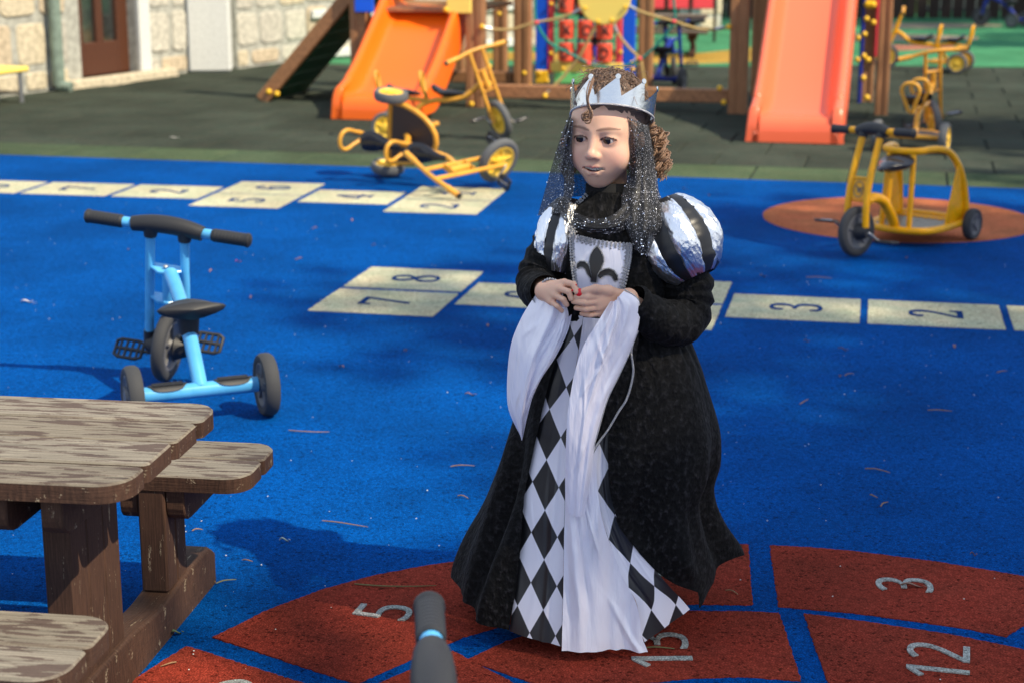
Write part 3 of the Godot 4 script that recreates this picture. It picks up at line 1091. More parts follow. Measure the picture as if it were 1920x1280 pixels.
func build_building() -> void:
	var b := thing("stone_building", "pale rubble stone building with brown glazed door and green drainpipe", "building")
	var a0 := Vector2(-5.0, -13.1)
	var a1 := Vector2(-3.2, -16.95)
	var d := (a1 - a0).normalized()
	var ang := -d.angle()
	# door opening between the drainpipe and the pillar
	var dx0 := (Vector2(-4.109, -15.612) - a0).dot(d)
	var dx1 := (Vector2(-3.797, -16.372) - a0).dot(d)
	stone_wall(b, a0, a1, 3.2, 91, Rect2(dx0, 0.0, dx1 - dx0, 2.15))
	var xf := Transform3D(Basis(Vector3.UP, ang), Vector3(a0.x, 0, a0.y))
	var mb := MB.new()
	mb.box(Vector3((dx0 + dx1) * 0.5 + 0.1, 0.025, 0.05), Vector3(dx1 - dx0 + 0.75, 0.09, 0.14), 0.01)
	part(b, "door_step", mb.done(), M.stones[0], xf)
	for side in [dx1 + 0.085]:
		mb = MB.new()
		mb.box(Vector3(side, 1.12, 0.012), Vector3(0.17, 2.1, 0.06), 0.008)
		part(b, "door_jamb", mb.done(), M.plaster, xf)
	# the door stands back in the opening
	var dw := dx1 - dx0
	var dz := -0.12
	mb = MB.new()
	var st := dw * 0.2
	mb.box(Vector3(dx0 + st * 0.5, 1.11, dz), Vector3(st, 2.08, 0.05), 0.006)
	mb.box(Vector3(dx1 - st * 0.5, 1.11, dz), Vector3(st, 2.08, 0.05), 0.006)
	mb.box(Vector3((dx0 + dx1) * 0.5, 0.22, dz), Vector3(dw - st * 2.0, 0.3, 0.046), 0.006)
	mb.box(Vector3((dx0 + dx1) * 0.5, 2.05, dz), Vector3(dw - st * 2.0, 0.2, 0.046), 0.006)
	mb.box(Vector3((dx0 + dx1) * 0.5, 1.16, dz), Vector3(st * 0.6, 1.58, 0.044), 0.006)
	var door := part(b, "door", mb.done(), M.doorwood, xf)
	for s in [-1.0, 1.0]:
		mb = MB.new()
		mb.box(Vector3((dx0 + dx1) * 0.5 + s * dw * 0.18, 1.16, dz - 0.01), Vector3(dw * 0.26, 1.6, 0.008))
		part(door, "pane", mb.done(), M.doorglass)
	# the room behind the door: floor, ceiling and three walls
	mb = MB.new()
	var rx := (dx0 + dx1) * 0.5
	mb.box(Vector3(rx, 0.02, -1.9), Vector3(3.0, 0.04, 3.1))
	mb.box(Vector3(rx, 2.6, -1.9), Vector3(3.0, 0.06, 3.1))
	mb.box(Vector3(rx, 1.3, -3.4), Vector3(3.0, 2.5, 0.1))
	mb.box(Vector3(rx - 1.45, 1.3, -1.85), Vector3(0.1, 2.5, 3.0))
	mb.box(Vector3(rx + 1.45, 1.3, -1.85), Vector3(0.1, 2.5, 3.0))
	part(b, "room", mb.done(), M.mortar, xf)
	# drainpipe
	var px := (Vector2(-4.055, -15.110) - a0).dot(d)
	mb = MB.new()
	mb.lathe([Vector2(0.055, 0.06), Vector2(0.055, 1.0), Vector2(0.062, 1.0), Vector2(0.062, 1.08), Vector2(0.055, 1.08), Vector2(0.055, 3.1)], Transform3D(Basis(), Vector3(px, 0, 0.09)), 18)
	mb.tube(PackedVector3Array([Vector3(px, 0.1, 0.09), Vector3(px, 0.05, 0.1), Vector3(px + 0.03, 0.03, 0.2)]), 0.052, 12)
	part(b, "drainpipe", mb.done(), M.pipe, xf)
	# white rendered pillar at the corner
	mb = MB.new()
	mb.box(Vector3(0.0, 1.6, 0.0), Vector3(0.42, 3.2, 0.5), 0.02)
	part(b, "pillar", mb.done(), M.plaster, Transform3D(Basis(Vector3.UP, 0.12), Vector3(-2.995, 0.000, -17.022) + Vector3(-0.02, 0, -0.22)))
	# a fallen reddish stone by the step
	# second wall behind, running on to the right behind the climbing frame
	stone_wall(b, Vector2(-2.769, -17.398), Vector2(-2.210, -18.558), 3.2, 17)
	stone_wall(b, Vector2(-2.210, -18.558), Vector2(0.319, -20.658), 3.2, 18)
	stone_wall(b, Vector2(2.525, -23.283), Vector2(2.853, -23.629), 3.2, 19)
	for k in 3:
		mb = MB.new()
		mb.box(Vector3(1.6 + k * 0.0, 0.06 + 0.42 * k, 0.03), Vector3(3.1, 0.09, 0.07), 0.01)
		var q0 := Vector2(-2.210, -18.558)
		var q1 := Vector2(0.319, -20.658)
		part(b, "string_course", mb.done(), M.plaster, Transform3D(Basis(Vector3.UP, -(q1 - q0).angle()), Vector3(q0.x, 0, q0.y)))

# ---------------------------------------------------------------- red panels behind the far table
func build_red_screen() -> void:
	var r := thing("red_screen", "red plastic screen panels standing behind the dark picnic table", "screen", "", Transform3D(Basis(Vector3.UP, -0.05), Vector3(1.75, 0, -21.4)))
	for k in 3:
		var mb := MB.new()
		mb.box(Vector3(k * 0.3, 0.75, 0), Vector3(0.26, 0.7, 0.04), 0.012)
		part(r, "panel", mb.done(), M.p_red)
	for k in 4:
		var mb := MB.new()
		mb.box(Vector3(k * 0.3 - 0.15, 0.56, 0.0), Vector3(0.035, 1.12, 0.05), 0.006)
		part(r, "post", mb.done(), M.darkwood)

# ---------------------------------------------------------------- fence and trees
func build_fence_and_trees() -> void:
	rng.seed = 404
	# dark board fence closing the court
	var f := thing("board_fence", "dark upright board fence at the end of the green court", "fence", "", Transform3D(Basis(Vector3.UP, -0.06), Vector3(2.2, 0, -26.6)))
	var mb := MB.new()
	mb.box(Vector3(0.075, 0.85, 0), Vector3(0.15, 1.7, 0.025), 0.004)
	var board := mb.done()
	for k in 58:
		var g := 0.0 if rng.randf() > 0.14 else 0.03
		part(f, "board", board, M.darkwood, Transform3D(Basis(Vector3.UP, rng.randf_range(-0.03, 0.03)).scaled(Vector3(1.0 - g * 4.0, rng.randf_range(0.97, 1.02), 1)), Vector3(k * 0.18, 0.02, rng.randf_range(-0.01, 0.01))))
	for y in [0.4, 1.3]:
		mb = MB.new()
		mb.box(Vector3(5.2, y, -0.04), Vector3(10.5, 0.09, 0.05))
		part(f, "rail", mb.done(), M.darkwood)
	# hedge behind the fence and the pines that shade the court
	hedge(Vector3(7.5, 0, -28.6), Vector3(14.0, 3.2, 2.4), "dense dark evergreen hedge rising behind the board fence", 7)
	pine("pine_tree", "broad pine tree beyond the right edge shading the snail game", Vector3(13.6, 0, 3.2), 15.0, [Vector3(11.5, 13.4, 0.4), Vector3(11.7, 13.8, 2.8), Vector3(12.1, 14.2, 5.0), Vector3(12.6, 14.0, -1.4), Vector3(12.8, 14.6, 1.4), Vector3(12.9, 14.4, 4.2), Vector3(14.4, 14.0, -0.4), Vector3(14.8, 14.6, 2.4), Vector3(14.4, 13.8, 5.6), Vector3(13.2, 13.6, 6.6)], 5)
	pine("pine_tree", "tall pine tree beyond the right edge beside the green court", Vector3(16.0, 0, -14.0), 13.0, [Vector3(14.2, 11.5, -15.8), Vector3(15.6, 12.2, -17.6), Vector3(17.2, 12.0, -15.0), Vector3(13.2, 11.8, -6.8), Vector3(13.9, 12.2, -19.6), Vector3(15.6, 12.0, -20.8), Vector3(17.4, 12.4, -20.4), Vector3(12.4, 11.6, -21.2)], 6)

func leaf_cloud(mb: MB, c: Vector3, r: Vector3, n: int, size: float) -> void:
	for k in n:
		var u := Vector3(rng.randfn(), rng.randfn(), rng.randfn()).normalized() * pow(rng.randf(), 0.45)
		var at := c + u * r
		var b := Basis.from_euler(Vector3(rng.randf() * TAU, rng.randf() * TAU, rng.randf() * TAU))
		var s := size * rng.randf_range(0.6, 1.4)
		mb.tri(at + b * Vector3(-s, -s * 0.3, 0), at + b * Vector3(s, -s * 0.3, s * 0.2), at + b * Vector3(0, s, -s * 0.1))

func hedge(at: Vector3, size: Vector3, label: String, seed_: int) -> void:
	rng.seed = seed_
	var h := thing("hedge", label, "hedge", "", Transform3D(Basis(), at))
	var mb := MB.new()
	for k in 30:
		leaf_cloud(mb, Vector3((k / 29.0 - 0.5) * size.x, size.y * rng.randf_range(0.25, 0.7), rng.randf_range(-0.5, 0.5)), Vector3(0.7, size.y * 0.45, size.z * 0.45), 420, 0.09)
	part(h, "foliage", mb.done(), M.leafdark)
	for k in 8:
		var tm := MB.new()
		tm.tube(PackedVector3Array([Vector3((k / 7.0 - 0.5) * size.x, 0, 0), Vector3((k / 7.0 - 0.5) * size.x + 0.1, size.y * 0.8, 0.1)]), [0.09, 0.04], 8)
		part(h, "trunk", tm.done(), M.bark)

func pine(called: String, label: String, at: Vector3, height: float, clumps: Array, seed_: int) -> void:
	rng.seed = seed_
	var t := thing(called, label, "tree", "pines outside the picture", Transform3D(Basis(), at))
	var mb := MB.new()
	var top := Vector3(-0.3, height * 0.86, 0.2)
	mb.tube(cr([Vector3.ZERO, Vector3(0.1, height * 0.3, 0.05), Vector3(-0.1, height * 0.6, 0.1), top], 5), [0.3, 0.29, 0.28, 0.27, 0.26, 0.25, 0.24, 0.23, 0.22, 0.21, 0.2, 0.19, 0.18, 0.16, 0.14, 0.1], 12)
	for c in clumps:
		var e: Vector3 = c - at
		var s := top * rng.randf_range(0.55, 0.8)
		mb.tube(cr([s, s.lerp(e, 0.5) + Vector3(0, 0.35, 0), e], 4), [0.11, 0.1, 0.09, 0.08, 0.07, 0.06, 0.05, 0.04, 0.03], 8)
	part(t, "trunk", mb.done(), M.bark)
	mb = MB.new()
	for c in clumps:
		for k in 9:
			var o := Vector3(rng.randfn() * 0.8, rng.randfn() * 0.4, rng.randfn() * 0.8)
			leaf_cloud(mb, c - at + o, Vector3(0.75, 0.4, 0.75), 140, 0.1)
	part(t, "crown", mb.done(), M.leafdark)

# ---------------------------------------------------------------- climbing frame with two slides
func post(parent: Node, x: float, z: float, top: float, w := 0.14) -> void:
	var mb := MB.new()
	# grooved square post, its length along local x so that the grain runs with it
	var g := 0.007
	var prof := PackedVector2Array()
	var h := w * 0.5
	for side in 4:
		var a := side * PI * 0.5
		for q in [[-h + 0.008, h], [-0.02, h], [-0.012, h - g], [0.012, h - g], [0.02, h], [h - 0.008, h]]:
			prof.push_back(Vector2(q[0], q[1]).rotated(-a))
	mb.prism(prof, 0.0, top, 0.006)
	var me := mb.done()
	part(parent, "post", me, M.timber_y, Transform3D(Basis(), Vector3(x, 0, z)))

func bolt(parent: Node, at: Vector3, r := 0.021, dir := Vector3(0, 0, 1), m: Material = null) -> void:
	if not T.has("bolt"):
		var mb := MB.new()
		mb.lathe([Vector2(1.0, 0.0), Vector2(1.0, 0.25), Vector2(0.85, 0.6), Vector2(0.5, 0.9), Vector2(0.0, 1.0)], Transform3D(), 14)
		T.bolt = mb.done()
	var b := Basis(Vector3(0, 0, 1).cross(dir).normalized() if absf(dir.z) < 0.99 else Vector3.RIGHT, dir, (Vector3.RIGHT if absf(dir.z) > 0.99 else Vector3(0, 0, 1)).cross(dir)).orthonormalized()
	part(parent, "bolt_cap", T.bolt, m if m else M.p_gold, Transform3D(b.scaled_local(Vector3(r, r, r)), at))

func slide(parent: Node, xc: float, z0: float, w: float, rise: float, run: float, m: Material, label: String) -> void:
	# moulded trough: the exit lip at z0, climbing towards -z
	var path := cr([Vector3(0, 0.165, 0.0), Vector3(0, 0.165, -0.14), Vector3(0, 0.18, -0.28), Vector3(0, 0.18 + (rise - 0.18) * 0.17, -0.28 - (run - 0.28) * 0.2), Vector3(0, 0.18 + (rise - 0.18) * 0.55, -0.28 - (run - 0.28) * 0.55), Vector3(0, rise - 0.04, -run + 0.12), Vector3(0, rise, -run), Vector3(0, rise, -run - 0.12)], 6)
	var hw := w * 0.5
	var rows := []
	var n := path.size()
	for i in n:
		var p := path[i]
		var t := (path[mini(i + 1, n - 1)] - path[maxi(i - 1, 0)]).normalized()
		var up := Vector3(0, -t.z, t.y)
		var f := float(i) / (n - 1)
		var wall := lerpf(0.07, 0.15, clampf(f * 3.5, 0, 1))
		var ins := lerpf(0.03, 0.1, clampf(f * 3.0, 0, 1))
		var row := PackedVector3Array()
		var prof := [[-hw - 0.012, -0.12], [-hw - 0.006, wall * 0.55], [-hw + 0.008, wall * 0.92], [-hw + 0.03, wall], [-hw + 0.055, wall * 0.95], [-hw + 0.075, wall * 0.7], [-hw + ins, 0.03], [-hw + ins + 0.05, 0.004], [0.0, 0.0], [hw - ins - 0.05, 0.004], [hw - ins, 0.03], [hw - 0.075, wall * 0.7], [hw - 0.055, wall * 0.95], [hw - 0.03, wall], [hw - 0.008, wall * 0.92], [hw + 0.006, wall * 0.55], [hw + 0.012, -0.12]]
		for q in prof:
			var at: Vector3 = p + Vector3(q[0], 0, 0) + up * q[1]
			at.y = maxf(at.y, 0.005)
			row.push_back(at)
		rows.push_back(row)
	# rounded nose down to the ground at the exit
	var first: PackedVector3Array = rows[0]
	var nose := []
	for k in [0.0, 0.25, 0.6, 1.0]:
		var row := PackedVector3Array()
		for q in first:
			var y: float = q.y
			var drop := lerpf(y, 0.004, k)
			row.push_back(Vector3(q.x * (1.0 + 0.02 * k), drop, 0.045 * sin(minf(1.0, k * 3.0) * PI * 0.5)))
		nose.push_front(row)
	nose.append_array(rows.slice(1))
	var mb := MB.new()
	mb.grid(nose)
	# underside
	var under := []
	for i in n:
		var r: PackedVector3Array = rows[i]
		under.push_back(PackedVector3Array([r[0], r[16]]))
	mb.grid(under)
	var o := part(parent, "slide", mb.done(), m, Transform3D(Basis(), Vector3(xc, 0, z0)))
	o.set_meta("label", label)

func rope(parent: Node, pts: Array, m: Material, r := 0.011) -> void:
	var mb := MB.new()
	mb.tube(cr(pts, 6), r, 8)
	part(parent, "rope", mb.done(), m)

func build_play_structure() -> void:
	M.timber_y = tri_map(mat(Color.WHITE, 0.6, 0.0, 0.4), T.timber_t, Vector3(3.0, 0.7, 3.0), null, 0.0)
	var s := thing("play_structure", "wooden climbing frame with two slides, rope net and noughts and crosses panel", "climbing frame", "", Transform3D(Basis(Vector3.UP, -0.2282), Vector3(-0.287, 0.000, -13.778)))
	for q in [[0.0, 0.0], [-0.97, -0.02], [-0.97, -1.3], [0.09, -1.3], [2.095, 0.0], [3.184, -0.14], [2.12, -1.45], [-0.364, -2.35], [1.13, -1.56]]:
		post(s, q[0], q[1], 2.1, 0.12 if q[1] < -1.4 else (0.1 if q[0] > 3.0 else 0.14))
	post(s, 3.046, -1.137, 2.1, 0.1)
	post(s, -0.86, -2.7, 2.1, 0.11)
	var mb := MB.new()
	mb.box(Vector3(1.05, 0.13, 0.0), Vector3(1.95, 0.105, 0.09), 0.008)
	part(s, "ground_beam", mb.done(), M.timber_x)
	mb = MB.new()
	mb.box(Vector3(-0.45, 0.12, -1.3), Vector3(0.9, 0.1, 0.08), 0.008)
	part(s, "ground_beam", mb.done(), M.timber_x)
	# decks
	for q in [[-0.48, -0.66, 0.96, 1.3, 0.78], [2.63, -0.75, 1.05, 1.3, 1.2]]:
		for k in 7:
			mb = MB.new()
			mb.box(Vector3(q[0], q[4] - 0.02, q[1] + (k - 3) * q[3] / 7.0), Vector3(q[2], 0.035, q[3] / 7.0 - 0.008), 0.004)
			part(s, "deck_plank", mb.done(), M.timber_x)
	slide(s, -0.475, 1.08, 0.7, 0.78, 1.36, M.slide_l, "bright orange slide, sunlit")
	slide(s, 2.655, 1.74, 0.62, 1.2, 1.95, M.slide_r, "salmon coloured slide")
	# panels round the decks
	var panel := func(called: String, c: Vector3, size: Vector3, m: Material, ch := 0.008) -> Node:
		var b := MB.new()
		b.box(c, size, ch)
		return part(s, called, b.done(), m)
	panel.call("barrier_panel", Vector3(-0.115, 1.11, 0.085), Vector3(0.2, 0.74, 0.022), M.p_yellow)
	panel.call("barrier_panel", Vector3(-0.9, 1.11, 0.085), Vector3(0.16, 0.74, 0.022), M.p_blue)
	panel.call("barrier_panel", Vector3(0.09, 1.15, -0.65), Vector3(0.022, 0.62, 1.1), M.p_dkgreen)
	panel.call("barrier_panel", Vector3(-0.45, 1.15, -1.38), Vector3(0.8, 0.62, 0.022), M.p_dkgreen)
	panel.call("barrier_panel", Vector3(3.12, 0.62, -1.06), Vector3(0.06, 0.5, 0.03), M.p_red)
	# pole and hand holds on the right tower
	mb = MB.new()
	mb.tube(PackedVector3Array([Vector3(2.99, 0, -1.0), Vector3(2.99, 1.9, -1.0)]), 0.017, 10)
	part(s, "climbing_pole", mb.done(), M.navypaint)
	for q in [Vector3(3.016, 0.680, -1.000), Vector3(3.073, 0.651, -1.000), Vector3(3.006, 0.557, -1.000), Vector3(2.960, 0.526, -1.000), Vector3(3.010, 0.381, -1.000), Vector3(3.045, 0.351, -1.000), Vector3(2.964, 0.350, -1.000), Vector3(3.014, 0.204, -1.000), Vector3(3.052, 0.044, -1.000)]:
		bolt(s, q, 0.024)
	mb = MB.new()
	mb.box(Vector3(3.041, 0.795, -1.000) + Vector3(0, 0, 0.0), Vector3(0.1, 0.06, 0.1), 0.02)
	part(s, "post_cap", mb.done(), M.p_gold)
	# leaning ramp on the left with green boards
	var f0 := Vector3(-1.79, 0.03, -0.02)
	var f1 := Vector3(-0.98, 0.93, -0.02)
	var dir := (f1 - f0).normalized()
	var bas := Basis(dir, Vector3(-dir.y, dir.x, 0), Vector3(0, 0, 1))
	var len := f0.distance_to(f1)
	for z in [0.0, -0.85]:
		mb = MB.new()
		mb.box(Vector3.ZERO, Vector3(len + 0.1, 0.11, 0.07), 0.008)
		part(s, "ramp_rail", mb.done(), M.timber_x, Transform3D(bas, (f0 + f1) * 0.5 + Vector3(0, 0, z) + bas.y * 0.02))
	for k in 8:
		mb = MB.new()
		mb.box(Vector3.ZERO, Vector3(len / 8.0 - 0.01, 0.025, 0.77), 0.004)
		part(s, "ramp_board", mb.done(), M.p_ramp, Transform3D(bas, f0.lerp(f1, (k + 0.5) / 8.0) + Vector3(0, 0, -0.425) - bas.y * 0.03))
	bolt(s, Vector3(-1.759, 0.083, 0.020), 0.024)
	bolt(s, Vector3(-1.690, 0.067, 0.020), 0.024)
	post(s, -1.28, -0.9, 0.86, 0.1)
	mb = MB.new()
	mb.box(Vector3(-1.28, 0.89, -0.9), Vector3(0.12, 0.06, 0.12), 0.025)
	part(s, "post_cap", mb.done(), M.p_gold)
	# bolt caps on the posts
	for q in [Vector3(0.127, 0.327, 0.080), Vector3(0.126, 0.193, 0.080), Vector3(-0.019, 0.029, 0.080), Vector3(-0.337, 0.619, -2.200), Vector3(0.125, 0.170, -1.200), Vector3(0.183, 0.056, -1.200), Vector3(1.961, 0.198, 0.080), Vector3(1.994, 0.089, 0.080), Vector3(-0.219, 0.770, 0.100), Vector3(0.071, 0.639, 0.080), Vector3(2.017, 0.665, 0.080), Vector3(1.040, 0.258, -1.400), Vector3(1.041, 0.203, -1.400)]:
		bolt(s, q)
	# rope net with the yellow disc
	var disc := MB.new()
	disc.lathe([Vector2(0, -0.012), Vector2(0.2, -0.012), Vector2(0.208, -0.004), Vector2(0.208, 0.004), Vector2(0.2, 0.012), Vector2(0, 0.012)], Transform3D(Basis(Vector3.RIGHT, PI * 0.5), Vector3(1.035, 0.87, 0.0)), 40)
	part(s, "net_disc", disc.done(), M.p_yellow)
	for q in [Vector3(0.885, 0.790, 0.020), Vector3(0.988, 0.689, 0.020), Vector3(1.097, 0.699, 0.020), Vector3(1.205, 0.802, 0.020)]:
		bolt(s, q, 0.016)
	rope(s, [Vector3(0.062, 0.638, 0.060), Vector3(0.148, 0.616, 0.020), Vector3(0.295, 0.617, 0.000), Vector3(0.494, 0.674, 0.000), Vector3(0.661, 0.705, 0.000), Vector3(0.835, 0.768, 0.000)], M.rope_y)
	rope(s, [Vector3(0.475, 1.011, 0.000), Vector3(0.480, 0.847, -0.000), Vector3(0.494, 0.674, 0.000), Vector3(0.598, 0.517, -0.000), Vector3(0.735, 0.449, -0.000), Vector3(0.856, 0.389, 0.000), Vector3(0.950, 0.349, 0.000), Vector3(1.112, 0.327, -0.000)], M.rope_g)
	rope(s, [Vector3(1.214, 0.822, 0.000), Vector3(1.299, 0.774, 0.000), Vector3(1.441, 0.731, -0.000), Vector3(1.583, 0.696, 0.000), Vector3(1.775, 0.641, -0.000), Vector3(1.940, 0.644, 0.000), Vector3(2.016, 0.663, 0.030)], M.rope_y)
	rope(s, [Vector3(1.568, 1.019, 0.000), Vector3(1.576, 0.858, 0.000), Vector3(1.587, 0.704, 0.000), Vector3(1.503, 0.572, 0.000), Vector3(1.347, 0.414, -0.000), Vector3(1.196, 0.341, 0.000)], M.rope_g)
	rope(s, [Vector3(1.107, 0.681, 0.000), Vector3(1.150, 0.588, 0.000), Vector3(1.236, 0.486, 0.000), Vector3(1.322, 0.397, 0.000), Vector3(1.354, 0.261, 0.000), Vector3(1.377, 0.137, 0.000)], M.rope_y)
	rope(s, [Vector3(0.576, 0.111, 0.050), Vector3(0.647, 0.186, 0.020), Vector3(0.737, 0.282, 0.000), Vector3(0.855, 0.438, 0.000), Vector3(0.972, 0.667, -0.000)], M.rope_y)
	for q in [[Vector3(0.062, 0.638, 0.060), Vector3(0.158, 0.611, 0.010)], [Vector3(0.784, 0.747, 0.000), Vector3(0.843, 0.777, -0.000)], [Vector3(1.231, 0.810, -0.000), Vector3(1.290, 0.778, -0.000)], [Vector3(1.116, 0.657, 0.000), Vector3(1.142, 0.600, 0.000)], [Vector3(1.908, 0.640, 0.010), Vector3(1.974, 0.657, 0.020)], [Vector3(0.623, 0.161, 0.030), Vector3(0.582, 0.119, 0.040)]]:
		mb = MB.new()
		mb.tube(PackedVector3Array([q[0], q[1]]), 0.0135, 8)
		part(s, "rope_ferrule", mb.done(), M.steel)
	bolt(s, Vector3(0.578, 0.104, 0.060))
	for q in [Vector3(0.496, 0.674, 0.010), Vector3(1.585, 0.696, 0.010), Vector3(1.323, 0.406, 0.010), Vector3(0.918, 0.361, 0.010)]:
		mb = MB.new()
		mb.ball(q, Vector3(0.019, 0.017, 0.019), 6)
		part(s, "rope_knot", mb.done(), M.p_red)
	# noughts and crosses panel
	var pz := -1.5
	panel.call("game_frame_board", Vector3(0.215, 0.72, pz), Vector3(0.11, 1.24, 0.025), M.p_blue)
	panel.call("game_frame_board", Vector3(0.99, 0.72, pz), Vector3(0.11, 1.24, 0.025), M.p_blue)
	panel.call("game_frame_board", Vector3(0.3, 0.72, pz + 0.012), Vector3(0.055, 1.14, 0.022), M.p_red)
	panel.call("game_frame_board", Vector3(0.905, 0.72, pz + 0.012), Vector3(0.055, 1.14, 0.022), M.p_red)
	panel.call("game_frame_board", Vector3(0.62, 0.205, pz + 0.016), Vector3(0.65, 0.09, 0.024), M.p_yellow)
	panel.call("game_frame_board", Vector3(0.64, 0.11, pz + 0.018), Vector3(0.61, 0.1, 0.024), M.p_green)
	panel.call("game_frame_board", Vector3(0.22, 0.115, pz + 0.02), Vector3(0.115, 0.115, 0.026), M.p_gold)
	panel.call("game_frame_board", Vector3(0.62, 1.32, pz), Vector3(0.9, 0.1, 0.025), M.p_green)
	for q in [Vector3(0.302, 0.750, -1.470), Vector3(0.304, 0.323, -1.470), Vector3(0.924, 0.342, -1.470), Vector3(0.207, 0.150, -1.460), Vector3(0.274, 0.081, -1.460), Vector3(0.417, 0.196, -1.460)]:
		bolt(s, q, 0.018)
	var signs := [["X", "X", "O"], ["", "O", ""], ["", "X", "O"]]
	for c in 3:
		mb = MB.new()
		var cx: float = [0.435, 0.605, 0.775][c]
		mb.tube(PackedVector3Array([Vector3(cx, 0.2, pz), Vector3(cx, 1.3, pz)]), 0.012, 8)
		part(s, "spindle", mb.done(), M.rim_grey)
		for r in 4:
			var cy: float = [0.98, 0.755, 0.53, 0.335][r]
			mb = MB.new()
			mb.lathe([Vector2(0.0, -0.08), Vector2(0.062, -0.08), Vector2(0.069, -0.073), Vector2(0.069, 0.073), Vector2(0.062, 0.08), Vector2(0, 0.08)], Transform3D(), 24)
			var turn: float = [[0.1, -0.35, 0.25, 0.0], [0.2, 0.5, 0.4, 1.2], [0.3, 0.3, 0.3, 0.1]][c][r]
			var cyl := part(s, "game_cylinder", mb.done(), M.p_cube, Transform3D(Basis(Vector3.UP, turn), Vector3(cx, cy, pz)))
			var sg: String = "" if r == 0 else signs[c][r - 1]
			if c == 1 and r == 2:
				sg = "O"
			if sg:
				var lm := MB.new()
				if sg == "O":
					var ring := []
					for k in 16:
						var a := TAU * k / 16.0
						ring.push_back(Vector3(sin(cos(a) * 0.5) * 0.071, sin(a) * 0.04, cos(cos(a) * 0.5) * 0.071))
					lm.tube(PackedVector3Array(ring), 0.009, 5, false, true)
				else:
					for e in [-1.0, 1.0]:
						var ln := PackedVector3Array()
						for k in 7:
							var t := k / 3.0 - 1.0
							ln.push_back(Vector3(sin(t * 0.45) * 0.071, t * e * 0.04, cos(t * 0.45) * 0.071))
						lm.tube(ln, 0.009, 5)
				part(cyl, "painted_sign", lm.done(), M.black)

# ---------------------------------------------------------------- picnic tables
func plank(x0: float, x1: float, z0: float, z1: float, y: float, th: float, corner: float, side: float, m: Material) -> ArrayMesh:
	# a board in the xz plane, ends rounded at the outer corners
	var poly := PackedVector2Array()
	for e in [[x1, z0, 1, -1], [x1, z1, 1, 1], [x0, z1, -1, 1], [x0, z0, -1, -1]]:
		var rr := corner if (side == e[3] or side == 2.0) else 0.014
		var c := Vector2(e[0] - e[2] * rr, e[1] - e[3] * rr)
		var a0 := atan2(float(e[3]) * (0.0 if e[2] * e[3] > 0 else 1.0), float(e[2]) * (1.0 if e[2] * e[3] > 0 else 0.0))
		for k in 7:
			poly.push_back(c + Vector2.from_angle(a0 + PI * 0.5 * k / 6.0) * rr * (rng.randf_range(0.985, 1.01) if rr > 0.02 else 1.0))
	# bleached top with a rounded edge, old stain still on the sides
	var mb := MB.new()
	mb.prism(poly, y - 0.0035, y, 0.0035)
	var am := mb.done(m)
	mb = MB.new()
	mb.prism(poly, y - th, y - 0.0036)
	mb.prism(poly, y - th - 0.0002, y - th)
	return mb.done(M.brown_x, am)

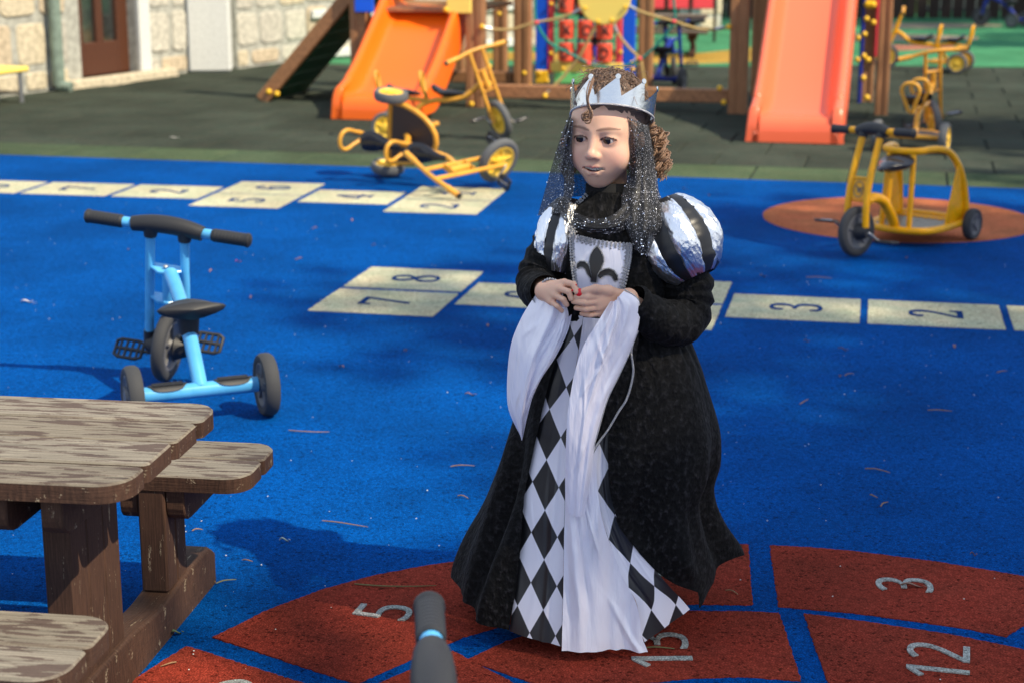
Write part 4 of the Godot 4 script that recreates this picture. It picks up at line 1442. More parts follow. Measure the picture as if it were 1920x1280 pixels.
func build_picnic_tables() -> void:
	rng.seed = 808
	var t := thing("picnic_table", "weathered wooden picnic table with flaking paint and attached benches", "picnic table", "", Transform3D(Basis(Vector3.UP, deg_to_rad(-8.1)), Vector3(-0.797, 0, -2.985)))
	var x1 := 0.19
	var x0 := -1.5
	var zs := [-0.262, -0.128, 0.006, 0.148, 0.266]
	for k in 4:
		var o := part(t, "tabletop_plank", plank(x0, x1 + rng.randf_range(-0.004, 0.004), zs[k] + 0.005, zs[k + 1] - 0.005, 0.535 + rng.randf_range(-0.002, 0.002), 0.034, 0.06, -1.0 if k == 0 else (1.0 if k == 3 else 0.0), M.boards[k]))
	for b in [[-0.608, -0.484, -0.356], [0.356, 0.484, 0.608]]:
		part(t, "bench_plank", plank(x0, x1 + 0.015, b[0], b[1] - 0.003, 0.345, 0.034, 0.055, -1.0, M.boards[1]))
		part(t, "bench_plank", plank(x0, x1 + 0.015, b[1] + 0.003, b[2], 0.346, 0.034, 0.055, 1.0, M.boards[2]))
	for fx in [0.0, -1.3]:
		# ground beam, worn hollow on top between the legs
		var mb := MB.new()
		var rows := []
		for k in 41:
			var z := lerpf(-0.64, 0.64, k / 40.0)
			var endr := clampf((0.64 - absf(z)) / 0.035, 0.0, 1.0)
			var dip := 0.016 * exp(-pow((absf(z) - 0.3) / 0.12, 2.0))
			var top := 0.098 - dip - 0.02 * (1.0 - sqrt(endr))
			var w := 0.038
			rows.push_back(PackedVector3Array([Vector3(fx - w, 0.0, z), Vector3(fx - w, top - 0.008, z), Vector3(fx - w + 0.008, top, z), Vector3(fx + w - 0.008, top, z), Vector3(fx + w, top - 0.008, z), Vector3(fx + w, 0.0, z)]))
		mb.grid(rows)
		for e in [0, 40]:
			var r: PackedVector3Array = rows[e]
			mb.quad(r[0], r[1], r[4], r[5])
		part(t, "ground_beam", mb.done(), M.brown_z)
		# table leg: three upright boards side by side
		for k in 3:
			mb = MB.new()
			mb.box(Vector3(fx + rng.randf_range(-0.002, 0.002), 0.282, -0.075 + k * 0.077), Vector3(0.052, 0.38, 0.0745), 0.003)
			part(t, "leg_board", mb.done(), M.brown_y)
		# pairs of cross bearers under the top and under each bench, ends rounded below
		for q in [[0.0, 0.5, 0.24], [-0.482, 0.31, 0.115], [0.482, 0.31, 0.115]]:
			for e in [-1.0, 1.0]:
				var poly := PackedVector2Array()
				var L: float = q[2]
				poly.append_array(PackedVector2Array([Vector2(-L, 0), Vector2(L, 0), Vector2(L, -0.035)]))
				for k in 5:
					poly.push_back(Vector2(L - 0.045 + 0.045 * cos(k * PI * 0.125), -0.04 - 0.032 * sin(k * PI * 0.125)))
				for k in 5:
					poly.push_back(Vector2(-L + 0.045 - 0.045 * sin(k * PI * 0.125), -0.04 - 0.032 * cos(k * PI * 0.125)))
				poly.push_back(Vector2(-L, -0.035))
				mb = MB.new()
				var dx: float = 0.05 * e
				# plane: z across, y up; depth along x
				mb.prism(poly, -0.019, 0.019, 0.003, Transform3D(Basis(Vector3(0, 0, 1), Vector3(1, 0, 0), Vector3(0, 1, 0)), Vector3(fx + dx, q[1], q[0])))
				mb.prism(poly, -0.019, -0.0185, 0.0, Transform3D(Basis(Vector3(0, 0, 1), Vector3(1, 0, 0), Vector3(0, 1, 0)), Vector3(fx + dx, q[1], q[0])))
				part(t, "bearer", mb.done(), M.brown_z)
		# bench legs
		for z in [-0.42, 0.42]:
			for k in 2:
				mb = MB.new()
				mb.box(Vector3(fx, 0.2, z + (k - 0.5) * 0.062), Vector3(0.058, 0.225, 0.06), 0.004)
				part(t, "bench_leg_board", mb.done(), M.brown_y)
	# the same table far behind the rope net
	var far := copy_of(t, "picnic_table", "dark picnic table on the green court behind the rope net", Transform3D(Basis(Vector3.UP, -0.12).scaled(Vector3(0.82, 0.82, 0.82)), Vector3(2.02, 0.0, -19.3)))
	far.set_meta("category", "picnic table")

# ---------------------------------------------------------------- yellow bench by the wall
func build_yellow_bench() -> void:
	var b := thing("yellow_bench", "small yellow topped bench with steel legs by the stone wall", "bench", "", Transform3D(Basis(Vector3.UP, 1.2), Vector3(-4.3, 0, -13.75)))
	var mb := MB.new()
	mb.box(Vector3(0, 0.27, 0), Vector3(1.0, 0.045, 0.32), 0.012)
	part(b, "seat", mb.done(), M.p_yellow)
	for x in [-0.42, 0.42]:
		for z in [-0.12, 0.12]:
			mb = MB.new()
			mb.tube(PackedVector3Array([Vector3(x, 0.0, z), Vector3(x, 0.255, z)]), 0.02, 10)
			part(b, "leg", mb.done(), M.steel)
		mb = MB.new()
		mb.tube(PackedVector3Array([Vector3(x, 0.08, -0.12), Vector3(x, 0.08, 0.12)]), 0.014, 8)
		part(b, "brace", mb.done(), M.steel)

# ---------------------------------------------------------------- tricycles
func wheel(parent: Node, at: Vector3, r: float, w: float, m_tyre: Material, m_rim: Material, bas := Basis()) -> void:
	# axle along the local x of bas
	var hw := w * 0.5
	var turn := Basis(Vector3(0, -1, 0), Vector3(1, 0, 0), Vector3(0, 0, 1))   # lathe axis y -> x
	var mb := MB.new()
	mb.lathe([Vector2(r * 0.7, -hw * 0.8), Vector2(r * 0.8, -hw), Vector2(r * 0.92, -hw * 0.92), Vector2(r * 0.985, -hw * 0.55), Vector2(r, 0), Vector2(r * 0.985, hw * 0.55), Vector2(r * 0.92, hw * 0.92), Vector2(r * 0.8, hw), Vector2(r * 0.7, hw * 0.8)], Transform3D(turn, Vector3.ZERO), 36)
	var o := part(parent, "wheel", mb.done(), m_tyre, Transform3D(bas, at))
	mb = MB.new()
	for e in [-1.0, 1.0]:
		mb.lathe([Vector2(r * 0.72, e * hw * 0.78), Vector2(r * 0.66, e * hw * 0.86), Vector2(r * 0.6, e * hw * 0.62), Vector2(r * 0.5, e * hw * 0.4), Vector2(r * 0.26, e * hw * 0.45), Vector2(r * 0.22, e * hw * 1.02), Vector2(r * 0.12, e * hw * 1.1), Vector2(0.0, e * hw * 1.1)], Transform3D(turn, Vector3.ZERO), 32)
		for k in 5:
			var a := TAU * k / 5.0
			mb.box(Vector3(e * hw * 0.52, cos(a) * r * 0.42, sin(a) * r * 0.42), Vector3(hw * 0.5, r * 0.4, r * 0.1), 0.002, Basis(Vector3.RIGHT, a))
	part(o, "rim", mb.done(), m_rim)

func ribbed_grip(a: Vector3, b: Vector3, r: float) -> ArrayMesh:
	var mb := MB.new()
	var d := (b - a)
	var L := d.length()
	var y := d.normalized()
	var x := y.cross(Vector3.UP if absf(y.y) < 0.9 else Vector3.RIGHT).normalized()
	var xf := Transform3D(Basis(x, y, x.cross(y)), a)
	var prof := [Vector2(0, 0), Vector2(r * 0.9, 0.0)]
	var n := 9
	for k in n:
		prof.push_back(Vector2(r, L * (0.05 + 0.8 * k / n)))
		prof.push_back(Vector2(r * 1.03, L * (0.05 + 0.8 * (k + 0.3) / n)))
		prof.push_back(Vector2(r * 1.03, L * (0.05 + 0.8 * (k + 0.6) / n)))
		prof.push_back(Vector2(r, L * (0.05 + 0.8 * (k + 0.9) / n)))
	prof.append_array([Vector2(r * 1.12, L * 0.88), Vector2(r * 1.1, L * 0.94), Vector2(r * 0.75, L * 0.985), Vector2(0, L)])
	mb.lathe(prof, xf, 18)
	return mb.done()

func pedal(parent: Node, hub: Vector3, side: float, ang: float, bas: Basis, o: Vector3, m_crank: Material, ext := 0.185, tilt := 0.9) -> void:
	var c := Vector3(0, cos(ang), sin(ang)) * 0.075
	var mb := MB.new()
	mb.tube(cr([hub + Vector3(side * 0.035, 0, 0), hub + Vector3(side * 0.062, 0, 0), hub + Vector3(side * 0.07, 0, 0) + c * 0.4, hub + Vector3(side * 0.078, 0, 0) + c, hub + Vector3(side * ext, 0, 0) + c], 4), 0.006, 8)
	var cr_ := part(parent, "crank", mb.done(), m_crank, Transform3D(bas, o))
	mb = MB.new()
	var pc := hub + c + Vector3(side * (ext - 0.035), 0, 0)
	var tip := Basis(Vector3.RIGHT, tilt)
	# open cage pedal
	var ring := []
	for q in [[-0.045, -0.024], [-0.03, -0.032], [0.03, -0.032], [0.045, -0.024], [0.045, 0.024], [0.03, 0.032], [-0.03, 0.032], [-0.045, 0.024]]:
		ring.push_back(pc + tip * Vector3(q[0], 0, q[1]))
	mb.tube(PackedVector3Array(ring), 0.0062, 6, false, true)
	for k in 4:
		mb.box(pc + Vector3(-0.03 + 0.02 * k, 0, 0), Vector3(0.006, 0.009, 0.06), 0.0, tip)
	mb.box(pc, Vector3(0.085, 0.01, 0.008), 0.0, tip)
	part(cr_, "pedal", mb.done(), M.black)

func saddle(parent: Node, at: Vector3, L: float, w: float, m: Material, tail := 0.02) -> void:
	# wide rounded back (+z), narrow nose (-z), tail lifted
	var rows := []
	for i in 13:
		var t := i / 12.0
		var hw := w * 0.5 * (0.28 + 0.72 * smoothstep(0.1, 0.75, t)) * sqrt(maxf(0.0, 1.0 - pow(maxf(0.0, (t - 0.82) / 0.18), 2.0))) * sqrt(minf(1.0, t / 0.08 + 0.02))
		hw = maxf(hw, 0.002)
		var y := 0.012 * sin(t * PI) + tail * smoothstep(0.6, 1.0, t)
		var row := PackedVector3Array()
		for k in 16:
			var a := TAU * k / 16.0
			var c := cos(a)
			var s := sin(a)
			row.push_back(at + Vector3(c * hw, y + (0.02 * s if s > 0 else 0.034 * s) * minf(1.0, hw / (w * 0.3)) * (1.0 - 0.2 * absf(c)), (t - 0.5) * L))
		rows.push_back(row)
	var mb := MB.new()
	mb.grid(rows, true)
	mb.fan(rows[0])
	mb.fan(rows[12])
	part(parent, "saddle", mb.done(), m)

func small_tricycle(t: Node3D, paint: Material, steer: float) -> void:
	# forward is -z; the rear axle stands over the origin
	for s in [-1.0, 1.0]:
		wheel(t, Vector3(s * 0.2, 0.096, 0), 0.096, 0.046, M.tyre, M.rim_grey)
	var mb := MB.new()
	mb.tube(PackedVector3Array([Vector3(-0.172, 0.1, 0), Vector3(0.172, 0.1, 0)]), 0.0235, 16)
	part(t, "rear_axle", mb.done(), paint)
	for s in [-1.0, 1.0]:
		mb = MB.new()
		var rows := []
		for i in 9:
			var f := i / 8.0 - 0.5
			var row := PackedVector3Array()
			var reach := 1.15 * sqrt(maxf(0.02, 1.0 - pow(absf(f) * 2.0, 3.0)))
			for k in 9:
				var a := PI * 0.5 + (k / 8.0 - 0.5) * 2.0 * reach
				row.push_back(Vector3(s * 0.098 + f * 0.115, 0.1 + sin(a) * 0.0275, cos(a) * 0.0275))
			rows.push_back(row)
		mb.grid(rows)
		for k in 4:
			mb.box(Vector3(s * 0.098, 0.128, -0.012 + k * 0.008), Vector3(0.09, 0.003, 0.004))
		part(t, "step_pad", mb.done(), M.black)
	# main tube from the head, under the saddle, to the axle
	mb = MB.new()
	mb.tube(cr([Vector3(0, 0.375, -0.395), Vector3(0, 0.345, -0.31), Vector3(0, 0.27, -0.17), Vector3(0, 0.18, -0.07), Vector3(0, 0.105, 0.0)], 5), 0.0225, 14)
	part(t, "main_tube", mb.done(), paint)
	saddle(t, Vector3(0, 0.312, -0.14), 0.2, 0.205, M.black)
	mb = MB.new()
	mb.tube(PackedVector3Array([Vector3(0, 0.24, -0.14), Vector3(0, 0.3, -0.14)]), [0.03, 0.036], 12)
	part(t, "saddle_clamp", mb.done(), M.black)
	# everything that steers
	var axis := Vector3(0, 0.42, 0.1).normalized()
	var piv := Vector3(0, 0.118, -0.5)
	var sb := Basis(axis, steer)
	var o := piv - sb * piv
	wheel(t, piv, 0.115, 0.042, M.tyre, M.rim_grey, sb)
	for s in [-1.0, 1.0]:
		mb = MB.new()
		mb.tube(PackedVector3Array([piv + Vector3(s * 0.062, 0.03, 0.007), piv + Vector3(s * 0.056, 0.385, 0.092)]), 0.0148, 14)
		part(t, "fork_tube", mb.done(), paint, Transform3D(sb, o))
		mb = MB.new()
		mb.tube(PackedVector3Array([piv + Vector3(s * 0.03, 0, 0), piv + Vector3(s * 0.068, 0, 0)]), [0.042, 0.026], 16)
		mb.tube(PackedVector3Array([piv + Vector3(s * 0.062, 0.0, 0), piv + Vector3(s * 0.062, 0.045, 0.01)]), 0.0185, 12)
		part(t, "hub_cover", mb.done(), M.black, Transform3D(sb, o))
		pedal(t, piv, s, 0.9 if s > 0 else 0.9 + PI, sb, o, M.black)
	for y in [0.265, 0.165]:
		mb = MB.new()
		mb.prism(PackedVector2Array([Vector2(-0.062, -0.02), Vector2(0.062, -0.02), Vector2(0.055, 0.012), Vector2(0.018, 0.045), Vector2(-0.018, 0.045), Vector2(-0.055, 0.012)]), 0, 0.007, 0.002, Transform3D(Basis(Vector3.RIGHT, 0.23), piv + Vector3(0, y, y * 0.23)))
		part(t, "fork_plate", mb.done(), paint, Transform3D(sb, o))
	mb = MB.new()
	mb.tube(PackedVector3Array([piv + Vector3(0, 0.165, 0.062), piv + Vector3(0, 0.265, 0.088)]), 0.021, 14)
	part(t, "head_tube", mb.done(), paint)
	mb = MB.new()
	mb.ball(piv + Vector3(0, 0.275, 0.083), Vector3(0.009, 0.006, 0.009), 6)
	part(t, "head_bolt", mb.done(), M.steel, Transform3D(sb, o))
	# bar with grips and the padded middle
	var by := 0.4
	var bz := 0.094
	mb = MB.new()
	mb.tube(PackedVector3Array([piv + Vector3(-0.2, by, bz), piv + Vector3(0.2, by, bz)]), 0.0165, 14)
	part(t, "handlebar", mb.done(), paint, Transform3D(sb, o))
	for s in [-1.0, 1.0]:
		part(t, "grip", ribbed_grip(piv + Vector3(s * 0.145, by, bz), piv + Vector3(s * 0.272, by, bz), 0.0205), M.black, Transform3D(sb, o))
	mb = MB.new()
	var pts := []
	var rad := []
	for k in 17:
		var f := k / 8.0 - 1.0
		pts.push_back(piv + Vector3(f * 0.115, by + 0.012 * (1.0 - f * f) - 0.002, bz))
		rad.push_back(0.0235 + 0.006 * (1.0 - f * f))
	mb.tube(PackedVector3Array(pts), rad, 16)
	for s in [-1.0, 1.0]:
		mb.tube(PackedVector3Array([piv + Vector3(s * 0.056, 0.365, 0.088), piv + Vector3(s * 0.056, 0.4, 0.094)]), [0.02, 0.026], 14)
	part(t, "bar_pad", mb.done(), M.black, Transform3D(sb, o))

func platform_tricycle(t: Node3D, paint: Material, steer: float) -> void:
	for s in [-1.0, 1.0]:
		wheel(t, Vector3(s * 0.215, 0.074, 0), 0.074, 0.042, M.tyre, M.rim_grey)
	var mb := MB.new()
	mb.tube(PackedVector3Array([Vector3(-0.19, 0.076, 0), Vector3(0.19, 0.076, 0)]), 0.014, 12)
	part(t, "rear_axle", mb.done(), paint)
	# platform ring and plate
	var ring := cr([Vector3(-0.17, 0.085, 0.03), Vector3(-0.175, 0.078, -0.14), Vector3(-0.15, 0.074, -0.3), Vector3(-0.07, 0.074, -0.36), Vector3(0.07, 0.074, -0.36), Vector3(0.15, 0.074, -0.3), Vector3(0.175, 0.078, -0.14), Vector3(0.17, 0.085, 0.03), Vector3(0.06, 0.085, 0.06), Vector3(-0.06, 0.085, 0.06)], 5, true)
	mb = MB.new()
	mb.tube(ring, 0.017, 12, false, true)
	part(t, "platform_ring", mb.done(), paint)
	var poly := PackedVector2Array()
	for q in ring:
		poly.push_back(Vector2(q.x, q.z) * 0.96)
	mb = MB.new()
	mb.prism(poly, 0.072, 0.078, 0.001)
	for i in 9:
		for j in 11:
			var c := Vector3(-0.15 + i * 0.037, 0.0795, -0.32 + j * 0.034)
			if Geometry2D.is_point_in_polygon(Vector2(c.x, c.z), poly):
				mb.box(c, Vector3(0.024, 0.003, 0.007), 0.001, Basis(Vector3.UP, 0.78 if (i + j) % 2 == 0 else -0.78))
	part(t, "tread_plate", mb.done(), M.tread)
	# hoop over the platform: up from the axle corner, along the top, down at the front
	for s in [-1.0, 1.0]:
		mb = MB.new()
		mb.tube(cr([Vector3(s * 0.172, 0.085, 0.02), Vector3(s * 0.168, 0.22, 0.0), Vector3(s * 0.155, 0.345, -0.055), Vector3(s * 0.135, 0.415, -0.12), Vector3(s * 0.118, 0.435, -0.2), Vector3(s * 0.1, 0.437, -0.27)], 6), 0.0165, 12)
		part(t, "side_hoop", mb.done(), paint)
		# sheet panel inside the hoop
		mb = MB.new()
		var out := cr2([Vector2(0.02, 0.09), Vector2(0.0, 0.22), Vector2(-0.05, 0.34), Vector2(-0.07, 0.365)], 6)
		out.append_array(PackedVector2Array([Vector2(-0.12, 0.25), Vector2(-0.18, 0.09)]))
		mb.prism(out, -0.003, 0.003, 0.0, Transform3D(Basis(Vector3(0, 0, 1), Vector3(s, 0, 0), Vector3(0, 1, 0)), Vector3(s * 0.163, 0, 0)))
		mb.prism(out, -0.003, -0.0029, 0.0, Transform3D(Basis(Vector3(0, 0, 1), Vector3(s, 0, 0), Vector3(0, 1, 0)), Vector3(s * 0.163, 0, 0)))
		part(t, "side_panel", mb.done(), paint)
	mb = MB.new()
	mb.tube(cr([Vector3(-0.1, 0.437, -0.27), Vector3(-0.088, 0.434, -0.305), Vector3(-0.04, 0.43, -0.32), Vector3(0.04, 0.43, -0.32), Vector3(0.088, 0.434, -0.305), Vector3(0.1, 0.437, -0.27)], 5), 0.0165, 12)
	part(t, "hand_rail", mb.done(), paint)
	for s in [-1.0, 1.0]:
		mb = MB.new()
		mb.tube(PackedVector3Array([Vector3(s * 0.06, 0.42, -0.32), Vector3(s * 0.07, 0.085, -0.35)]), 0.013, 10)
		part(t, "rail_upright", mb.done(), paint)
	# main tube arching from the fork down to the platform
	mb = MB.new()
	mb.tube(cr([Vector3(0, 0.235, -0.63), Vector3(0, 0.245, -0.57), Vector3(0, 0.22, -0.48), Vector3(0, 0.15, -0.4), Vector3(0, 0.08, -0.345)], 6), 0.0235, 14)
	part(t, "main_tube", mb.done(), paint)
	mb = MB.new()
	mb.tube(PackedVector3Array([Vector3(0, 0.18, -0.435), Vector3(0, 0.34, -0.42)]), 0.0135, 10)
	part(t, "saddle_post", mb.done(), paint)
	saddle(t, Vector3(0, 0.365, -0.42), 0.215, 0.165, M.gloss_black, 0.035)
	# steering
	var piv := Vector3(0, 0.112, -0.71)
	var axis := Vector3(0, 0.42, 0.1).normalized()
	var sb := Basis(axis, steer)
	var o := piv - sb * piv
	wheel(t, piv, 0.112, 0.04, M.tyre, M.rim_grey, sb)
	for s in [-1.0, 1.0]:
		mb = MB.new()
		mb.tube(cr([piv + Vector3(s * 0.052, 0.02, 0.0), piv + Vector3(s * 0.052, 0.12, 0.004), piv + Vector3(s * 0.051, 0.24, 0.03), piv + Vector3(s * 0.05, 0.42, 0.1)], 5), 0.0155, 12)
		part(t, "fork_tube", mb.done(), paint, Transform3D(sb, o))
		mb = MB.new()
		mb.tube(PackedVector3Array([piv + Vector3(s * 0.02, 0, 0), piv + Vector3(s * 0.068, 0, 0)]), [0.04, 0.022], 16)
		part(t, "hub_cover", mb.done(), M.black, Transform3D(sb, o))
		pedal(t, piv, s, 2.2 if s < 0 else 2.2 + PI, sb, o, M.steel, 0.155, 0.1)
	mb = MB.new()
	mb.box(piv + Vector3(0, 0.185, 0.018), Vector3(0.09, 0.085, 0.006), 0.002, Basis(Vector3.RIGHT, 0.2))
	var hp := part(t, "head_plate", mb.done(), paint, Transform3D(sb, o))
	# grey round emblem on the plate
	mb = MB.new()
	var e := []
	for k in 24:
		e.push_back(piv + Basis(Vector3.RIGHT, 0.2) * Vector3(cos(TAU * k / 24) * 0.027, sin(TAU * k / 24) * 0.034, -0.0042) + Vector3(0, 0.185, 0.018))
	mb.tube(PackedVector3Array(e), 0.0024, 5, false, true)
	for q in [[-0.016, 0.012, -0.012, -0.016], [-0.012, -0.016, -0.003, 0.008], [-0.003, 0.008, 0.003, -0.016], [0.003, -0.016, 0.01, 0.014], [0.01, 0.014, 0.017, 0.008]]:
		mb.tube(PackedVector3Array([piv + Vector3(0, 0.185, 0.018) + Basis(Vector3.RIGHT, 0.2) * Vector3(q[0], q[1], -0.0042), piv + Vector3(0, 0.185, 0.018) + Basis(Vector3.RIGHT, 0.2) * Vector3(q[2], q[3], -0.0042)]), 0.0026, 5)
	part(hp, "emblem", mb.done(), M.rim_grey)
	for y in [0.135, 0.235]:
		mb = MB.new()
		mb.tube(PackedVector3Array([piv + Vector3(-0.05, y, 0.01 + y * 0.06), piv + Vector3(0.05, y, 0.01 + y * 0.06)]), 0.006, 8)
		part(t, "fork_bridge", mb.done(), paint, Transform3D(sb, o))
	var by := 0.435
	var bz := 0.105
	mb = MB.new()
	mb.tube(PackedVector3Array([piv + Vector3(-0.16, by, bz), piv + Vector3(0.16, by, bz)]), 0.0155, 12)
	part(t, "handlebar", mb.done(), paint, Transform3D(sb, o))
	for s in [-1.0, 1.0]:
		part(t, "grip", ribbed_grip(piv + Vector3(s * 0.125, by, bz), piv + Vector3(s * 0.232, by, bz), 0.0185), M.black, Transform3D(sb, o))
	mb = MB.new()
	var pts := []
	var rad := []
	for k in 17:
		var f := k / 8.0 - 1.0
		pts.push_back(piv + Vector3(f * 0.085, by + 0.014 * (1.0 - f * f) - 0.003, bz))
		rad.push_back(0.021 + 0.007 * (1.0 - f * f))
	mb.tube(PackedVector3Array(pts), rad, 16)
	for s in [-1.0, 1.0]:
		mb.tube(PackedVector3Array([piv + Vector3(s * 0.05, 0.405, 0.094), piv + Vector3(s * 0.05, by, bz)]), [0.02, 0.024], 12)
	part(t, "bar_pad", mb.done(), M.black, Transform3D(sb, o))

func tandem_tricycle(t: Node3D, paint: Material, steer: float) -> void:
	# two saddles in line, a loop handle behind each, half-round board over the rear axle
	for s in [-1.0, 1.0]:
		wheel(t, Vector3(s * 0.215, 0.1, 0), 0.1, 0.055, M.tyre_grey, M.rim_yellow)
	var mb := MB.new()
	mb.tube(PackedVector3Array([Vector3(-0.185, 0.1, 0), Vector3(0.185, 0.1, 0)]), 0.015, 10)
	part(t, "rear_axle", mb.done(), paint)
	var arc := []
	for k in 13:
		var a := PI * k / 12.0
		arc.push_back(Vector3(cos(a) * 0.18, 0.1, -0.02 - sin(a) * 0.3))
	mb = MB.new()
	mb.tube(PackedVector3Array(arc), 0.015, 10)
	part(t, "board_hoop", mb.done(), paint)
	var poly := PackedVector2Array()
	for q in arc:
		poly.push_back(Vector2(q.x * 0.97, q.z))
	mb = MB.new()
	mb.prism(poly, 0.098, 0.108, 0.002)
	mb.prism(poly, 0.098, 0.0982)
	part(t, "foot_board", mb.done(), M.plate)
	mb = MB.new()
	mb.tube(cr([Vector3(0, 0.38, -0.655), Vector3(0, 0.36, -0.6), Vector3(0, 0.29, -0.51), Vector3(0, 0.265, -0.4), Vector3(0, 0.26, -0.3), Vector3(0, 0.22, -0.2), Vector3(0, 0.15, -0.16), Vector3(0, 0.1, -0.12)], 5), 0.018, 12)
	part(t, "main_tube", mb.done(), paint)
	mb = MB.new()
	mb.tube(cr([Vector3(0, 0.25, -0.28), Vector3(0, 0.265, -0.2), Vector3(0, 0.275, -0.08)], 4), 0.015, 10)
	part(t, "saddle_tube", mb.done(), paint)
	for z in [-0.4, -0.09]:
		saddle(t, Vector3(0, 0.305, z), 0.25, 0.12, M.gloss_black, 0.05)
	for z in [-0.25, 0.06]:
		mb = MB.new()
		var y0 := 0.265
		mb.tube(cr([Vector3(0.012, y0, z), Vector3(0.036, y0 + 0.07, z + 0.02), Vector3(0.056, y0 + 0.13, z + 0.032), Vector3(0.042, y0 + 0.172, z + 0.04), Vector3(0, y0 + 0.186, z + 0.044), Vector3(-0.042, y0 + 0.172, z + 0.04), Vector3(-0.056, y0 + 0.13, z + 0.032), Vector3(-0.036, y0 + 0.07, z + 0.02), Vector3(-0.012, y0, z)], 5), 0.0115, 10)
		part(t, "loop_handle", mb.done(), paint)
	mb = MB.new()
	mb.tube(cr([Vector3(0, 0.265, 0.06), Vector3(0, 0.255, 0.0), Vector3(0, 0.272, -0.08)], 4), 0.0125, 8)
	part(t, "saddle_tube", mb.done(), paint)
	var piv := Vector3(0, 0.135, -0.75)
	var axis := Vector3(0, 0.46, 0.16).normalized()
	var sb := Basis(axis, steer)
	var o := piv - sb * piv
	wheel(t, piv, 0.135, 0.05, M.tyre_grey, M.rim_yellow, sb)
	for s in [-1.0, 1.0]:
		mb = MB.new()
		mb.tube(PackedVector3Array([piv + Vector3(s * 0.052, -0.01, -0.004), piv + Vector3(s * 0.05, 0.46, 0.16)]), 0.0125, 12)
		part(t, "fork_tube", mb.done(), paint, Transform3D(sb, o))
		pedal(t, piv, s, 1.2 if s > 0 else 1.2 + PI, sb, o, M.steel, 0.165, 0.2)
	mb = MB.new()
	mb.tube(PackedVector3Array([piv + Vector3(0, 0.21, 0.073), piv + Vector3(0, 0.33, 0.115)]), 0.021, 12)
	part(t, "head_tube", mb.done(), paint)
	for y in [0.2, 0.335]:
		mb = MB.new()
		mb.box(piv + Vector3(0, y, y * 0.348), Vector3(0.11, 0.008, 0.036), 0.002, Basis(Vector3.RIGHT, 0.33))
		part(t, "fork_plate", mb.done(), paint, Transform3D(sb, o))
	mb = MB.new()
	mb.tube(cr([piv + Vector3(-0.16, 0.455, 0.158), piv + Vector3(-0.05, 0.468, 0.162), piv + Vector3(0.05, 0.468, 0.162), piv + Vector3(0.16, 0.455, 0.158)], 4), 0.0135, 12)
	part(t, "handlebar", mb.done(), paint, Transform3D(sb, o))
	for s in [-1.0, 1.0]:
		part(t, "grip", ribbed_grip(piv + Vector3(s * 0.145, 0.457, 0.159), piv + Vector3(s * 0.24, 0.452, 0.157), 0.0165), paint, Transform3D(sb, o))
		mb = MB.new()
		mb.tube(PackedVector3Array([piv + Vector3(s * 0.238, 0.452, 0.157), piv + Vector3(s * 0.25, 0.4515, 0.157)]), 0.0165, 12)
		part(t, "grip_end", mb.done(), M.black, Transform3D(sb, o))

func build_tricycles() -> void:
	var grp := "tricycles left about the playground"
	var t := thing("tricycle", "light blue tricycle with black handlebar pad behind the picnic table", "tricycle", grp, Transform3D(Basis(Vector3.UP, 0.385), Vector3(-0.925, 0, -4.885)))
	small_tricycle(t, M.bluepaint, -0.55)
	t = thing("tricycle", "blurred light blue tricycle at the bottom edge, handlebar grip end-on", "tricycle", grp, Transform3D(Basis(Vector3.UP, PI * 0.5 + 0.03), Vector3(0.308, 0, -1.978)))
	small_tricycle(t, M.bluepaint, 0.04)
	t = thing("tricycle", "yellow platform tricycle with hand rail standing on the orange disc", "tricycle", grp, Transform3D(Basis(Vector3.UP, 2.44), Vector3(1.985, 0.003, -8.0)))
	platform_tricycle(t, M.yellowpaint, -0.2)
	# two-seaters
	t = thing("tricycle", "amber two-seat tricycle standing upright beside the orange slide", "tricycle", grp, Transform3D(Basis(Vector3.UP, -PI * 0.5 - 0.12), Vector3(-0.83, 0, -11.75)))
	tandem_tricycle(t, M.amberpaint, -0.95)
	var lay := Basis(Vector3(0, -1, 0), Vector3(0, 0, 1), Vector3(-1, 0, 0))
	t = thing("tricycle", "amber two-seat tricycle lying on its side at the edge of the blue rubber", "tricycle", grp, Transform3D(Basis(Vector3.UP, -0.5) * Basis(Vector3(0, 0, 1), -0.15) * Basis(Vector3(1, 0, 0), 0.12) * lay, Vector3(-0.66, 0.255, -9.95)))
	tandem_tricycle(t, M.amberpaint, 1.35)
	t.position.y -= lowest(t)          # let it rest on its lowest point
	t = thing("tricycle", "amber two-seat tricycle seen from behind beside the salmon slide", "tricycle", grp, Transform3D(Basis(Vector3.UP, -0.42), Vector3(2.575, 0, -11.0)))
	tandem_tricycle(t, M.amberpaint, 0.5)
	t = thing("tricycle", "yellow two-seat tricycle side-on at the edge of the green court", "tricycle", grp, Transform3D(Basis(Vector3.UP, 1.15), Vector3(4.43, 0, -17.0)))
	tandem_tricycle(t, M.yellowpaint, 0.2)
	t = thing("tricycle", "dark blue tricycle behind the rope net", "tricycle", grp, Transform3D(Basis(Vector3.UP, -0.35).scaled(Vector3(1.1, 1.1, 1.1)), Vector3(1.28, 0, -15.1)))
	small_tricycle(t, M.navypaint, 0.3)
	t = thing("tricycle", "dark blue tricycle seen through the noughts and crosses panel", "tricycle", grp, Transform3D(Basis(Vector3.UP, 0.2).scaled(Vector3(1.1, 1.1, 1.1)), Vector3(0.83, 0, -16.7)))
	small_tricycle(t, M.navypaint, -0.2)
	t = thing("tricycle", "dark blue tricycle standing in the shade before the board fence", "tricycle", grp, Transform3D(Basis(Vector3.UP, 0.9).scaled(Vector3(1.1, 1.1, 1.1)), Vector3(7.1, 0, -24.3)))
	small_tricycle(t, M.navypaint, 0.4)

